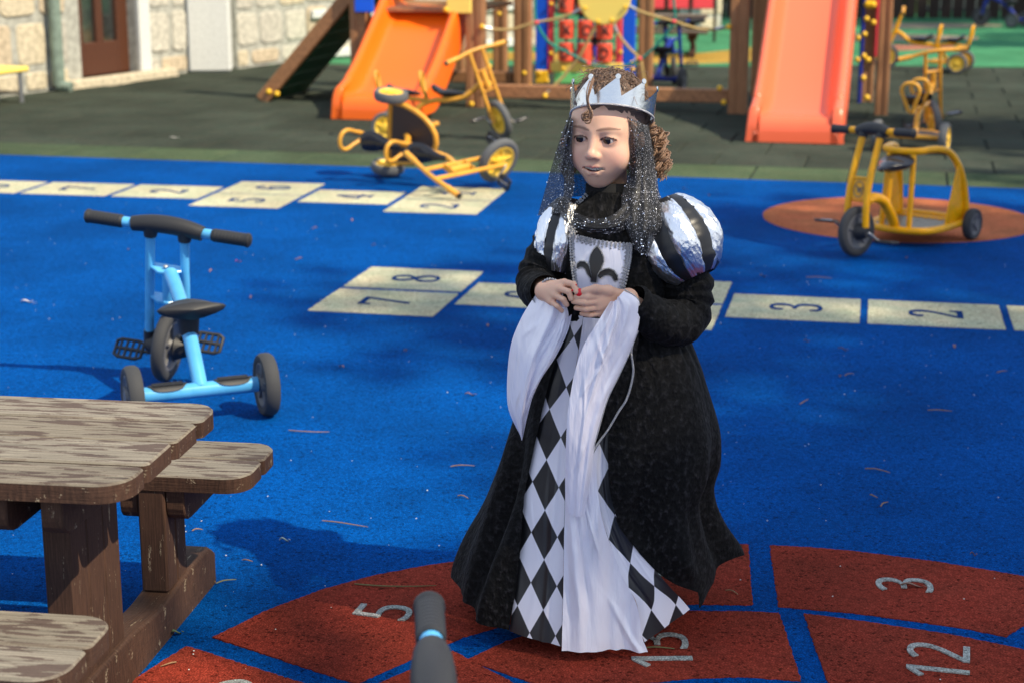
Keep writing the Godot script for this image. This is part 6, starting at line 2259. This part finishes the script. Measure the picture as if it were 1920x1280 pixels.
	# black outside of the right bell sleeve behind its lining
	part(dress, "bell_sleeve", sheet(cr([Vector3(0.025, 0.749, 0.190), Vector3(0.026, 0.661, 0.195), Vector3(0.006, 0.555, 0.200), Vector3(-0.018, 0.457, 0.200), Vector3(-0.034, 0.393, 0.205)], 8), cr([Vector3(0.069, 0.747, 0.180), Vector3(0.078, 0.689, 0.180), Vector3(0.066, 0.599, 0.185), Vector3(0.039, 0.517, 0.190), Vector3(-0.025, 0.413, 0.200)], 8), 20, 0.005, 0.004, 1.0, 7), M.velvet)
	mb = MB.new()
	mb.tube(cr([Vector3(0.044, 0.767, 0.212), Vector3(0.074, 0.741, 0.202), Vector3(0.072, 0.689, 0.202), Vector3(0.058, 0.642, 0.202), Vector3(0.037, 0.595, 0.207), Vector3(0.014, 0.545, 0.212), Vector3(-0.007, 0.467, 0.214), Vector3(-0.032, 0.391, 0.215)], 8), 0.0014, 6)
	part(dress, "silver_piping", mb.done(), M.lace)
	mb = MB.new()
	mb.tube(cr([Vector3(0.074, 0.680, 0.186), Vector3(0.062, 0.643, 0.188), Vector3(0.066, 0.597, 0.190), Vector3(0.055, 0.548, 0.193), Vector3(0.038, 0.519, 0.195), Vector3(0.018, 0.484, 0.198), Vector3(-0.005, 0.452, 0.203), Vector3(-0.024, 0.414, 0.207)], 6), 0.0024, 6)
	part(dress, "silver_piping", mb.done(), M.lace)
	# lace at the left wrist
	mb = MB.new()
	for k in 26:
		var a := TAU * k / 26.0
		mb.ball(Vector3(-0.094, 0.756, 0.175) + Vector3(0.3, 0.2, -0.5).normalized().cross(Vector3.UP).normalized() * cos(a) * 0.024 + Vector3(0, 1, 0.3).normalized() * sin(a) * 0.026, Vector3(0.003, 0.003, 0.003), 3)
	part(dress, "silver_lace", mb.done(), M.lace)

func puff(dress: Node3D, top: Vector3, bot: Vector3, rad: float, bands: int, turn: float) -> void:
	var ax := (bot - top).normalized()
	var L := top.distance_to(bot)
	var e1 := ax.cross(Vector3(0, 0, 1)).normalized()
	var e2 := e1.cross(ax)
	var body := Node3D.new()
	body.name = numbered(dress, "puff_sleeve")
	dress.add_child(body)
	var surf := func(a0: float, a1: float, n: int, bump: float, wr: float, sd: float) -> ArrayMesh:
		var rows := []
		for i in 25:
			var t := i / 24.0
			var r := rad * (0.42 + 0.58 * pow(sin(PI * clampf(t * 0.97 + 0.02, 0, 1)), 0.55)) * (0.93 + 0.12 * t)
			var row := PackedVector3Array()
			for j in n:
				var s := float(j) / (n - 1)
				var a := lerpf(a0, a1, s)
				var rr := r + bump * pow(sin(PI * s), 0.7) * sin(PI * t)
				rr += wr * (cloth_noise.get_noise_3d(s * 110.0 + sd * 70.0, t * 320.0, sd * 9.0) + 0.7 * cloth_noise.get_noise_3d(s * 300.0, t * 700.0, sd * 9.0 + 40.0))
				row.push_back(top + ax * (L * (t * 1.02 - 0.01)) + (e1 * cos(a) + e2 * sin(a)) * rr)
			rows.push_back(row)
		var g := MB.new()
		g.grid(rows)
		return g.done()
	part(body, "black_band", surf.call(0.0, TAU, 72, 0.0, 0.002, 1.0), M.black_satin)
	for k in bands:
		var a := turn + TAU * k / bands
		part(body, "silver_band", surf.call(a, a + TAU / bands * 0.62, 26, 0.011, 0.0035, 2.0 + k), M.silver)

func curl(mb: MB, a: Vector3, b: Vector3, r: float, turns: float, th: float, taper := 0.4, ph := 0.0) -> void:
	var n := int(turns * 9.0) + 4
	var d := (b - a).normalized()
	var e1 := d.cross(Vector3(0.3, 0.2, 0.9)).normalized()
	var e2 := d.cross(e1)
	var pts := PackedVector3Array()
	var rd := []
	for i in n:
		var t := float(i) / (n - 1)
		var rr := r * smoothstep(0.0, 0.25, t) * (1.0 + 0.25 * sin(t * 5.0 + ph))
		var an := ph + t * turns * TAU
		pts.push_back(a.lerp(b, t) + (e1 * cos(an) + e2 * sin(an)) * rr)
		rd.push_back(th * lerpf(1.0, taper, t * t))
	mb.tube(pts, rd, 4, false)

func build_hair(person: Node3D, head: Transform3D) -> void:
	var mb := MB.new()
	# mass of hair over the skull
	var rows := []
	for i in 41:
		var la := PI * (i / 40.0 - 0.5)
		var row := PackedVector3Array()
		for j in 80:
			var lo := TAU * j / 80.0
			var u := Vector3(cos(la) * cos(lo), sin(la), cos(la) * sin(lo))
			var k := 1.0 + 0.07 * cloth_noise.get_noise_3dv(u * 130.0) + 0.05 * cloth_noise.get_noise_3dv(u * 420.0)
			var p := Vector3(u.x * 0.0745, u.y * 0.083, u.z * 0.089) * k + Vector3(0, 0.038, -0.018)
			if p.y < 0.052:
				# below the brow line the front opens for the face
				var back := smoothstep(0.06, 0.03, p.y)
				p.z = minf(p.z, lerpf(0.06, 0.012, back))
			row.push_back(head * p)
		rows.push_back(row)
	mb.grid(rows, true)
	var hair := part(person, "hair", mb.done(), M.hair)
	# loose locks lying over it
	mb = MB.new()
	for k in 420:
		var lo := rng.randf() * TAU
		var la := rng.randf_range(0.15, 1.4)
		var u := Vector3(cos(la) * cos(lo), sin(la), cos(la) * sin(lo))
		var v := (u + Vector3(rng.randfn() * 0.25, rng.randf_range(-0.75, -0.3), rng.randfn() * 0.25)).normalized()
		var f := func(w: Vector3) -> Vector3: return head * (Vector3(w.x * 0.077, w.y * 0.086, w.z * 0.0915) * rng.randf_range(0.98, 1.05) + Vector3(0, 0.038, -0.018))
		var a: Vector3 = f.call(u)
		var b: Vector3 = f.call(v)
		if (v.z > 0.1 and v.y < 0.55) or (u.z > 0.2 and u.y < 0.5):
			continue
		var mid: Vector3 = f.call((u + v).normalized())
		var pts := cr([a, mid, b], 6)
		for i in pts.size():
			pts[i] += Vector3(rng.randfn(), rng.randfn(), rng.randfn()) * 0.0012
		mb.tube(pts, rng.randf_range(0.0005, 0.0012), 4)
	part(hair, "lock", mb.done(), M.hair)
	# ringlets at the right side and behind the veil
	for q in [[Vector3(0.110, 1.056, -0.020), Vector3(0.113, 1.026, -0.005), 0.009], [Vector3(0.121, 1.046, -0.030), Vector3(0.132, 1.005, -0.020), 0.009], [Vector3(0.116, 1.025, -0.010), Vector3(0.134, 0.985, -0.010), 0.01], [Vector3(0.126, 1.005, -0.020), Vector3(0.137, 0.957, -0.015), 0.011], [Vector3(0.114, 1.001, -0.010), Vector3(0.126, 0.950, -0.010), 0.01], [Vector3(0.132, 0.989, -0.040), Vector3(0.142, 0.962, -0.030), 0.009], [Vector3(0.121, 1.033, -0.050), Vector3(0.135, 0.945, -0.060), 0.012], [Vector3(0.105, 1.017, -0.010), Vector3(0.116, 0.951, -0.020), 0.01], [Vector3(0.130, 1.028, -0.050), Vector3(0.144, 0.979, -0.050), 0.01], [Vector3(0.112, 0.982, -0.030), Vector3(0.132, 0.944, -0.030), 0.009], [Vector3(0.099, 1.044, -0.050), Vector3(0.107, 0.936, -0.050), 0.012]]:
		mb = MB.new()
		var turns := rng.randf_range(1.3, 2.2)
		var ph := rng.randf() * TAU
		for k in 14:
			var o := Vector3(rng.randfn(), rng.randfn(), rng.randfn()) * 0.0032
			curl(mb, q[0] + o, q[1] + o * 1.3 + Vector3(0, rng.randf_range(-0.006, 0.006), 0), q[2] * rng.randf_range(0.8, 1.1), turns * rng.randf_range(0.93, 1.07), rng.randf_range(0.0009, 0.0018), 0.4, ph + rng.randfn() * 0.25)
		part(hair, "ringlet", mb.done(), M.hair_tip)
	for q in [[Vector3(-0.058, 1.051, 0.010), Vector3(-0.063, 0.986, 0.000)], [Vector3(-0.052, 1.057, 0.020), Vector3(-0.057, 0.977, 0.015)], [Vector3(-0.061, 1.043, -0.010), Vector3(-0.067, 0.963, -0.010)], [Vector3(-0.055, 1.019, 0.010), Vector3(-0.057, 0.939, 0.010)], [Vector3(0.072, 1.043, 0.030), Vector3(0.081, 0.957, 0.020)], [Vector3(0.085, 1.039, 0.000), Vector3(0.093, 0.943, 0.000)], [Vector3(-0.063, 1.036, -0.030), Vector3(-0.060, 0.939, -0.030)], [Vector3(0.065, 1.054, 0.035), Vector3(0.069, 0.970, 0.035)]]:
		mb = MB.new()
		var ph := rng.randf() * TAU
		for k in 8:
			var o := Vector3(rng.randfn(), rng.randfn(), rng.randfn()) * 0.003
			curl(mb, q[0] + o, q[1] + o, 0.008, 2.4, 0.0022, 0.4, ph + rng.randfn() * 0.3)
		part(hair, "ringlet", mb.done(), M.hair_tip)
	# the curl that falls over the crown onto the forehead
	mb = MB.new()
	for k in 14:
		var o := Vector3(rng.randfn(), rng.randfn(), rng.randfn()) * 0.0026
		mb.tube(cr([Vector3(-0.013, 1.150, 0.060) + o, Vector3(-0.020, 1.134, 0.090) + o, Vector3(-0.024, 1.117, 0.100) + o * 0.5, Vector3(-0.021, 1.100, 0.103) + o * 0.5, Vector3(-0.017, 1.088, 0.103) + o, Vector3(-0.020, 1.078, 0.104) + o, Vector3(-0.028, 1.078, 0.105) + o, Vector3(-0.031, 1.086, 0.106) + o, Vector3(-0.026, 1.091, 0.107) + o, Vector3(-0.022, 1.086, 0.107)], 4), 0.0009, 4, false)
	part(hair, "forelock", mb.done(), M.hair_tip)
	# flyaway hairs
	mb = MB.new()
	for k in 60:
		var lo := rng.randf() * TAU
		var u := Vector3(cos(lo) * 0.6, 1.0, sin(lo) * 0.6).normalized()
		var v := (u + Vector3(rng.randfn() * 0.5, rng.randf_range(-0.6, 0.0), rng.randfn() * 0.5)).normalized()
		var a: Vector3 = head * (u * 0.082 + Vector3(0, 0.038, -0.018))
		var b: Vector3 = head * (v * rng.randf_range(0.09, 0.112) + Vector3(0, 0.038, -0.018))
		mb.tube(cr([a, a.lerp(b, 0.4) + Vector3(rng.randfn() * 0.006, 0.012, rng.randfn() * 0.006), a.lerp(b, 0.8) + Vector3(rng.randfn() * 0.006, 0.006, 0), b], 4), 0.00045, 3, false)
	part(hair, "flyaway", mb.done(), M.hair_tip)

func build_crown_and_veil(person: Node3D, head: Transform3D) -> void:
	var cc := Vector3(0.029, 1.071, -0.002)
	var ring := func(ph: float, h: float, out: float) -> Vector3:
		var rx := 0.0815 + out
		var rz := 0.094 + out
		var p := Vector3(sin(ph) * rx, 0, cos(ph) * rz)
		p.y = -0.09 * p.x + 0.36 * p.z
		var up := Vector3(0.085, 1.0, -0.34).normalized()
		var away := Vector3(sin(ph), 0, cos(ph))
		return cc + p + up * h + away * (0.1 * h)
	var crown := Node3D.new()
	crown.name = numbered(person, "crown")
	person.add_child(crown)
	var rows := []
	for q in [[0.0, 0.0], [0.0, 0.001], [0.018, 0.001], [0.018, 0.0], [0.0, 0.0]]:
		var row := PackedVector3Array()
		for j in 72:
			row.push_back(ring.call(TAU * j / 72.0, q[0], q[1]))
		rows.push_back(row)
	var mb := MB.new()
	for i in 4:
		mb.grid([rows[i], rows[i + 1]], true)
	part(crown, "band", mb.done(), M.crown)
	mb = MB.new()
	var path := PackedVector3Array()
	for j in 72:
		path.push_back(ring.call(TAU * j / 72.0, 0.001, 0.001))
	mb.tube(path, 0.0022, 6, false, true)
	part(crown, "rolled_edge", mb.done(), M.lace)
	for k in 10:
		var ph := TAU * k / 10.0 + 0.02
		mb = MB.new()
		for side in [0.0, 0.0006]:
			var r2 := []
			for i in 13:
				var t := i / 12.0
				var gap := TAU / 10.0
				var wl := gap * 0.84 * pow(1.0 - t, 1.08) + 0.028
				var wr := gap * 0.14 * pow(1.0 - t, 1.2) + 0.028
				var row := PackedVector3Array()
				for j in 9:
					row.push_back(ring.call(ph + lerpf(-wl, wr, j / 8.0), 0.017 + 0.038 * t, 0.0002 + side))
				r2.push_back(row)
			mb.grid(r2)
		var tip: Vector3 = ring.call(ph, 0.057, 0.0008)
		var aw := Vector3(sin(ph), 0.1, cos(ph)).normalized()
		mb.lathe([Vector2(0, -0.0014), Vector2(0.005, -0.0014), Vector2(0.0056, 0.0), Vector2(0.005, 0.0014), Vector2(0, 0.0014)], Transform3D(Basis(aw.cross(Vector3.UP).normalized(), aw, aw.cross(Vector3.UP).normalized().cross(aw)), tip), 14)
		part(crown, "point", mb.done(), M.crown)
	# glittering veil: right fall, cowl across the chest, thin left fall
	var veil := Node3D.new()
	veil.name = numbered(person, "veil")
	person.add_child(veil)
	var falls := []
	falls.push_back(sheet(cr([Vector3(0.046, 1.085, 0.072), Vector3(0.057, 1.048, 0.070), Vector3(0.061, 1.005, 0.062), Vector3(0.057, 0.958, 0.062), Vector3(0.045, 0.922, 0.085), Vector3(0.046, 0.887, 0.118), Vector3(0.056, 0.858, 0.130), Vector3(0.069, 0.831, 0.132)], 8), cr([Vector3(0.101, 1.056, 0.012), Vector3(0.110, 1.009, 0.015), Vector3(0.114, 0.963, 0.025), Vector3(0.117, 0.925, 0.055), Vector3(0.125, 0.898, 0.085), Vector3(0.122, 0.869, 0.105), Vector3(0.107, 0.843, 0.118), Vector3(0.095, 0.814, 0.122)], 8), 26, 0.02, 0.006, 2.2, 4, 5.5))
	falls.push_back(sheet(cr([Vector3(-0.064, 0.921, 0.040), Vector3(-0.055, 0.905, 0.085), Vector3(-0.033, 0.893, 0.112), Vector3(-0.002, 0.888, 0.120), Vector3(0.027, 0.896, 0.118), Vector3(0.055, 0.917, 0.095)], 8), cr([Vector3(-0.081, 0.912, 0.050), Vector3(-0.070, 0.884, 0.100), Vector3(-0.041, 0.868, 0.125), Vector3(-0.002, 0.861, 0.132), Vector3(0.037, 0.862, 0.130), Vector3(0.069, 0.882, 0.112)], 8), 18, 0.008, 0.004, 1.5, 6, 5.5))
	falls.push_back(sheet(cr([Vector3(-0.057, 1.079, 0.030), Vector3(-0.072, 1.035, 0.005), Vector3(-0.088, 0.980, -0.005), Vector3(-0.103, 0.928, 0.005), Vector3(-0.118, 0.876, 0.015)], 8), cr([Vector3(-0.050, 1.072, 0.062), Vector3(-0.052, 1.020, 0.058), Vector3(-0.048, 0.968, 0.058), Vector3(-0.050, 0.927, 0.070), Vector3(-0.067, 0.895, 0.085)], 8), 26, 0.004, 0.006, 1.6, 9, 5.5))
	# second layer on the right, and the part that falls behind the neck
	falls.push_back(sheet(cr([Vector3(0.056, 1.070, 0.050), Vector3(0.068, 1.002, 0.040), Vector3(0.062, 0.944, 0.045), Vector3(0.056, 0.904, 0.090), Vector3(0.069, 0.866, 0.118)], 8), cr([Vector3(0.105, 1.049, -0.010), Vector3(0.118, 0.985, -0.005), Vector3(0.123, 0.926, 0.030), Vector3(0.138, 0.897, 0.060), Vector3(0.129, 0.862, 0.095)], 8), 22, 0.012, 0.007, 2.6, 12, 5.5))
	falls.push_back(sheet(cr([Vector3(-0.053, 1.061, -0.010), Vector3(-0.062, 0.982, -0.030), Vector3(-0.066, 0.907, -0.020)], 8), cr([Vector3(0.105, 1.045, -0.040), Vector3(0.112, 0.968, -0.050), Vector3(0.132, 0.891, -0.020)], 8), 26, -0.06, 0.006, 3.0, 15, 5.5))
	for f in falls:
		part(veil, "fall", f, M.veil)
	# loose sequins on the right fall and the cowl
	mb = MB.new()
	for k in 230:
		var src: ArrayMesh = falls[[0, 0, 1, 3, 2][k % 5]]
		var va: PackedVector3Array = src.surface_get_arrays(0)[Mesh.ARRAY_VERTEX]
		var na: PackedVector3Array = src.surface_get_arrays(0)[Mesh.ARRAY_NORMAL]
		var i := rng.randi() % va.size()
		var n := na[i] if na[i].z > 0 else -na[i]
		n = (n + Vector3(rng.randfn(), rng.randfn(), rng.randfn()) * 0.35).normalized()
		var e := n.cross(Vector3.UP).normalized()
		var r := rng.randf_range(0.0007, 0.0017)
		mb.lathe([Vector2(r, 0), Vector2(r * 0.3, 0.0003), Vector2(0, 0.0003)], Transform3D(Basis(e, n, e.cross(n)), va[i] + n * 0.0012), 7)
	var sq := part(veil, "sequins", mb.done(), M.sequin)
	sq.set_meta("kind", "stuff")

# ---------------------------------------------------------------- what the trees dropped
func build_litter() -> void:
	rng.seed = 99
	var needle := func(a: Vector3, b: Vector3, m: Material, label: String, grp: String) -> void:
		var mb := MB.new()
		var d := b - a
		var side := Vector3(-d.z, 0, d.x) * rng.randf_range(-0.12, 0.12)
		a.y = 0.005
		b.y = 0.005
		mb.tube(cr([a, a.lerp(b, 0.35) + side + Vector3(0, 0.003, 0), a.lerp(b, 0.7) + side * 0.8 + Vector3(0, 0.002, 0), b], 4), [0.0014, 0.0016, 0.0017, 0.0017, 0.0017, 0.0016, 0.0016, 0.0015, 0.0014, 0.0013, 0.0012, 0.001, 0.0008], 5)
		tag(part(self, "pine_needle", mb.done(), m), label, "pine needle", grp)
	for q in [
		[Vector3(-0.654, 0.000, -4.785), Vector3(-0.533, 0.000, -4.768), "long dark needle just in front of the blue tricycle's rear wheel"],
		[Vector3(-0.168, 0.000, -4.443), Vector3(-0.102, 0.000, -4.448), "straight pine needle between the picnic bench and the skirt, level with the bench top"],
		[Vector3(-0.023, 0.000, -4.370), Vector3(-0.006, 0.000, -4.416), "short slanting needle touching the left side of the black skirt"],
		[Vector3(-0.141, 0.000, -4.199), Vector3(-0.113, 0.000, -4.178), "short needle on the blue just left of the black skirt"],
		[Vector3(-0.472, 0.000, -4.009), Vector3(-0.354, 0.000, -3.963), "long brown needle on the blue above the red field with the 5"],
		[Vector3(1.267, 0.000, -4.997), Vector3(1.339, 0.000, -4.985), "straight brown needle on the blue at the far right, below the hopscotch"],
		[Vector3(0.961, 0.000, -4.425), Vector3(1.022, 0.000, -4.388), "topmost of the four needles clustered behind the red field with the 3"],
		[Vector3(0.931, 0.000, -4.207), Vector3(0.945, 0.000, -4.182), "tiny needle, lowest but one of the cluster behind the 3"],
		[Vector3(0.939, 0.000, -4.116), Vector3(0.965, 0.000, -4.149), "lowest needle of the cluster behind the red field with the 3"],
		[Vector3(0.888, 0.000, -5.062), Vector3(0.924, 0.000, -5.122), "small bent needle on the blue midway between hopscotch and red fields"],
		[Vector3(1.230, 0.000, -6.986), Vector3(1.333, 0.000, -6.965), "curved needle lying behind the hopscotch square with the 3"],
		[Vector3(-0.782, 0.000, -3.937), Vector3(-0.757, 0.000, -3.944), "short needle on the blue right of the picnic bench leg"],
		[Vector3(1.091, 0.000, -5.404), Vector3(1.124, 0.000, -5.432), "small needle below the hopscotch square with the 3"],
		[Vector3(-0.675, 0.000, -3.175), Vector3(-0.703, 0.000, -3.155), "thin needle at the edge of the lower left red field"],
		[Vector3(-0.629, 0.000, -3.740), Vector3(-0.603, 0.000, -3.730), "small needle on the blue right of the table's ground beam"],
		[Vector3(1.602, 0.000, -5.445), Vector3(1.640, 0.000, -5.466), "small needle at the right edge below the hopscotch"]]:
		needle.call(q[0], q[1], M.needle, q[2], "pine needles on the rubber floor")
	needle.call(Vector3(-0.694, 0.000, -3.598), Vector3(-0.667, 0.000, -3.602), M.needle, "two-toned pine needle touching the foot of the picnic table", "")
	needle.call(Vector3(-0.666, 0.000, -3.595), Vector3(-0.624, 0.000, -3.618), M.needle_green, "straw coloured pine needle beside the foot of the picnic table", "")
	needle.call(Vector3(-0.354, 0.000, -3.592), Vector3(-0.170, 0.000, -3.583), M.needle_green, "long green pine needle across the red field with the 5", "")
	needle.call(Vector3(0.267, 0.000, -3.243), Vector3(0.333, 0.000, -3.240), M.needle_green, "short pine needle lying beside the painted 13", "")
	needle.call(Vector3(0.475, 0.000, -3.554), Vector3(0.500, 0.000, -3.530), M.needle, "dark pine needle on the red field behind the skirt", "")
	var leaf := func(c: Vector3, L: float, w: float, turn: float, m: Material, label: String, grp: String) -> void:
		var mb := MB.new()
		var rows := []
		for i in 9:
			var t := i / 8.0
			var hw := w * 0.5 * pow(sin(PI * clampf(t * 0.96 + 0.02, 0, 1)), 0.8)
			rows.push_back(PackedVector3Array([Vector3((t - 0.5) * L, 0.006 + 0.004 * sin(t * 5.0), -hw), Vector3((t - 0.5) * L, 0.003 + 0.004 * sin(t * 5.0), 0), Vector3((t - 0.5) * L, 0.007 + 0.004 * sin(t * 5.0), hw)]))
		mb.grid(rows)
		mb.tube(PackedVector3Array([Vector3(L * 0.5, 0.006, 0), Vector3(L * 0.72, 0.004, L * 0.05)]), 0.0008, 4)
		tag(part(self, "fallen_leaf", mb.done(), m, Transform3D(Basis(Vector3.UP, turn), Vector3(c.x, 0.002, c.z))), label, "leaf", grp)
	leaf.call(Vector3(-0.549, 0.000, -3.870), 0.022, 0.008, 0.1, M.leaf_pale, "small pale green leaf on the open blue rubber", "")
	leaf.call(Vector3(-0.704, 0.000, -3.318), 0.024, 0.017, 0.4, M.leaf_green, "dark green leaf on the blue beside the table's ground beam", "")
	leaf.call(Vector3(-0.729, 0.000, -3.357), 0.014, 0.008, 0.2, M.leaf_brown, "tiny brown leaf beside the table's ground beam", "")
	leaf.call(Vector3(0.896, 0.000, -3.579), 0.05, 0.012, -0.15, M.leaf_brown, "curled brown leaf lying on the painted 3", "")
	leaf.call(Vector3(1.084, 0.000, -3.774), 0.014, 0.005, 0.0, M.leaf_brown, "small brown leaf behind the red field with the 3", "")
	for q in [
		[Vector3(-0.090, 0.000, -6.108), "small brown scrap of leaf near the front edge of the square marked 6"],
		[Vector3(1.150, 0.000, -5.755), "small brown reddish scrap of leaf below the square with the 3"],
		[Vector3(1.074, 0.000, -5.391), "small brown scrap of leaf on the blue, second below the square with the 3"],
		[Vector3(1.549, 0.000, -5.793), "small brown scrap of leaf below the square with the 2"],
		[Vector3(-0.636, 0.000, -7.708), "small brown scrap of leaf behind the square with the 8"],
		[Vector3(-0.939, 0.000, -7.379), "small brown scrap of leaf behind and left of the square with the 8"],
		[Vector3(-1.282, 0.000, -7.120), "small brown scrap of leaf beside the blue tricycle's fork"],
		[Vector3(-1.033, 0.000, -6.592), "small brown scrap of leaf right of the blue tricycle's saddle"],
		[Vector3(0.567, 0.000, -5.110), "small brown scrap of leaf hidden against the right side of the skirt"],
		[Vector3(-0.370, 0.000, -5.732), "small brown scrap of leaf in front of the square with the 7"],
		[Vector3(-0.570, 0.000, -5.514), "small brown scrap of leaf in front and left of the square with the 7"],
		[Vector3(1.043, 0.000, -5.871), "small brown scrap of leaf just below the front edge of the square with the 3"],
		[Vector3(-0.134, 0.000, -5.171), "small brown scrap of leaf left of the hanging white sleeve"],
		[Vector3(1.050, 0.000, -7.008), "small brown scrap of leaf between the orange disc and the hopscotch"],
		[Vector3(1.070, 0.000, -9.177), "small brown scrap of leaf on the blue left of the orange disc"],
		[Vector3(0.954, 0.000, -9.404), "small brown scrap of leaf by the mossy edge right of the child's curls"],
		[Vector3(-0.795, 0.000, -8.382), "small brown scrap of leaf in front of the far single square with the 4"],
		[Vector3(-0.956, 0.000, -8.155), "small brown scrap of leaf in front of the far double square with the 5"],
		[Vector3(-1.739, 0.000, -7.604), "small brown scrap of leaf left of the blue tricycle's fork"],
		[Vector3(1.743, 0.000, -7.403), "small brown scrap of leaf in front of the orange disc"]]:
		leaf.call(q[0], rng.randf_range(0.015, 0.03), rng.randf_range(0.006, 0.012), rng.randf() * TAU, M.leaf_brown, q[1], "brown scraps of leaf on the blue rubber")
	leaf.call(Vector3(-1.902, 0.000, -6.515), 0.04, 0.02, 0.2, M.crumb, "white scrap of paper on the blue rubber left of the tricycle", "")
	leaf.call(Vector3(-2.323, 0.000, -11.700), 0.06, 0.03, 0.1, M.crumb, "white scrap lying on the grey rubber mats", "")
	leaf.call(Vector3(-1.199, 0.000, -7.319), 0.02, 0.012, 0.4, M.p_red, "bright red scrap on the blue rubber behind the tricycle", "")
	# specks of grit
	var mb := MB.new()
	for k in 420:
		var z := -rng.randf_range(2.9, 9.0)
		var x := rng.randf_range(-1.0, 1.0) * 0.34 * -z
		if Vector2(x - 0.17, z + 3.4).length() < 0.4:
			continue
		var r := rng.randf_range(0.0008, 0.0024)
		mb.ball(Vector3(x, 0.003 + r * 0.5, z), Vector3(r, r * 0.6, r), 3)
	var gr := part(self, "grit", mb.done(), M.crumb)
	tag(gr, "pale specks of grit scattered over the rubber floor", "grit", "", "stuff")
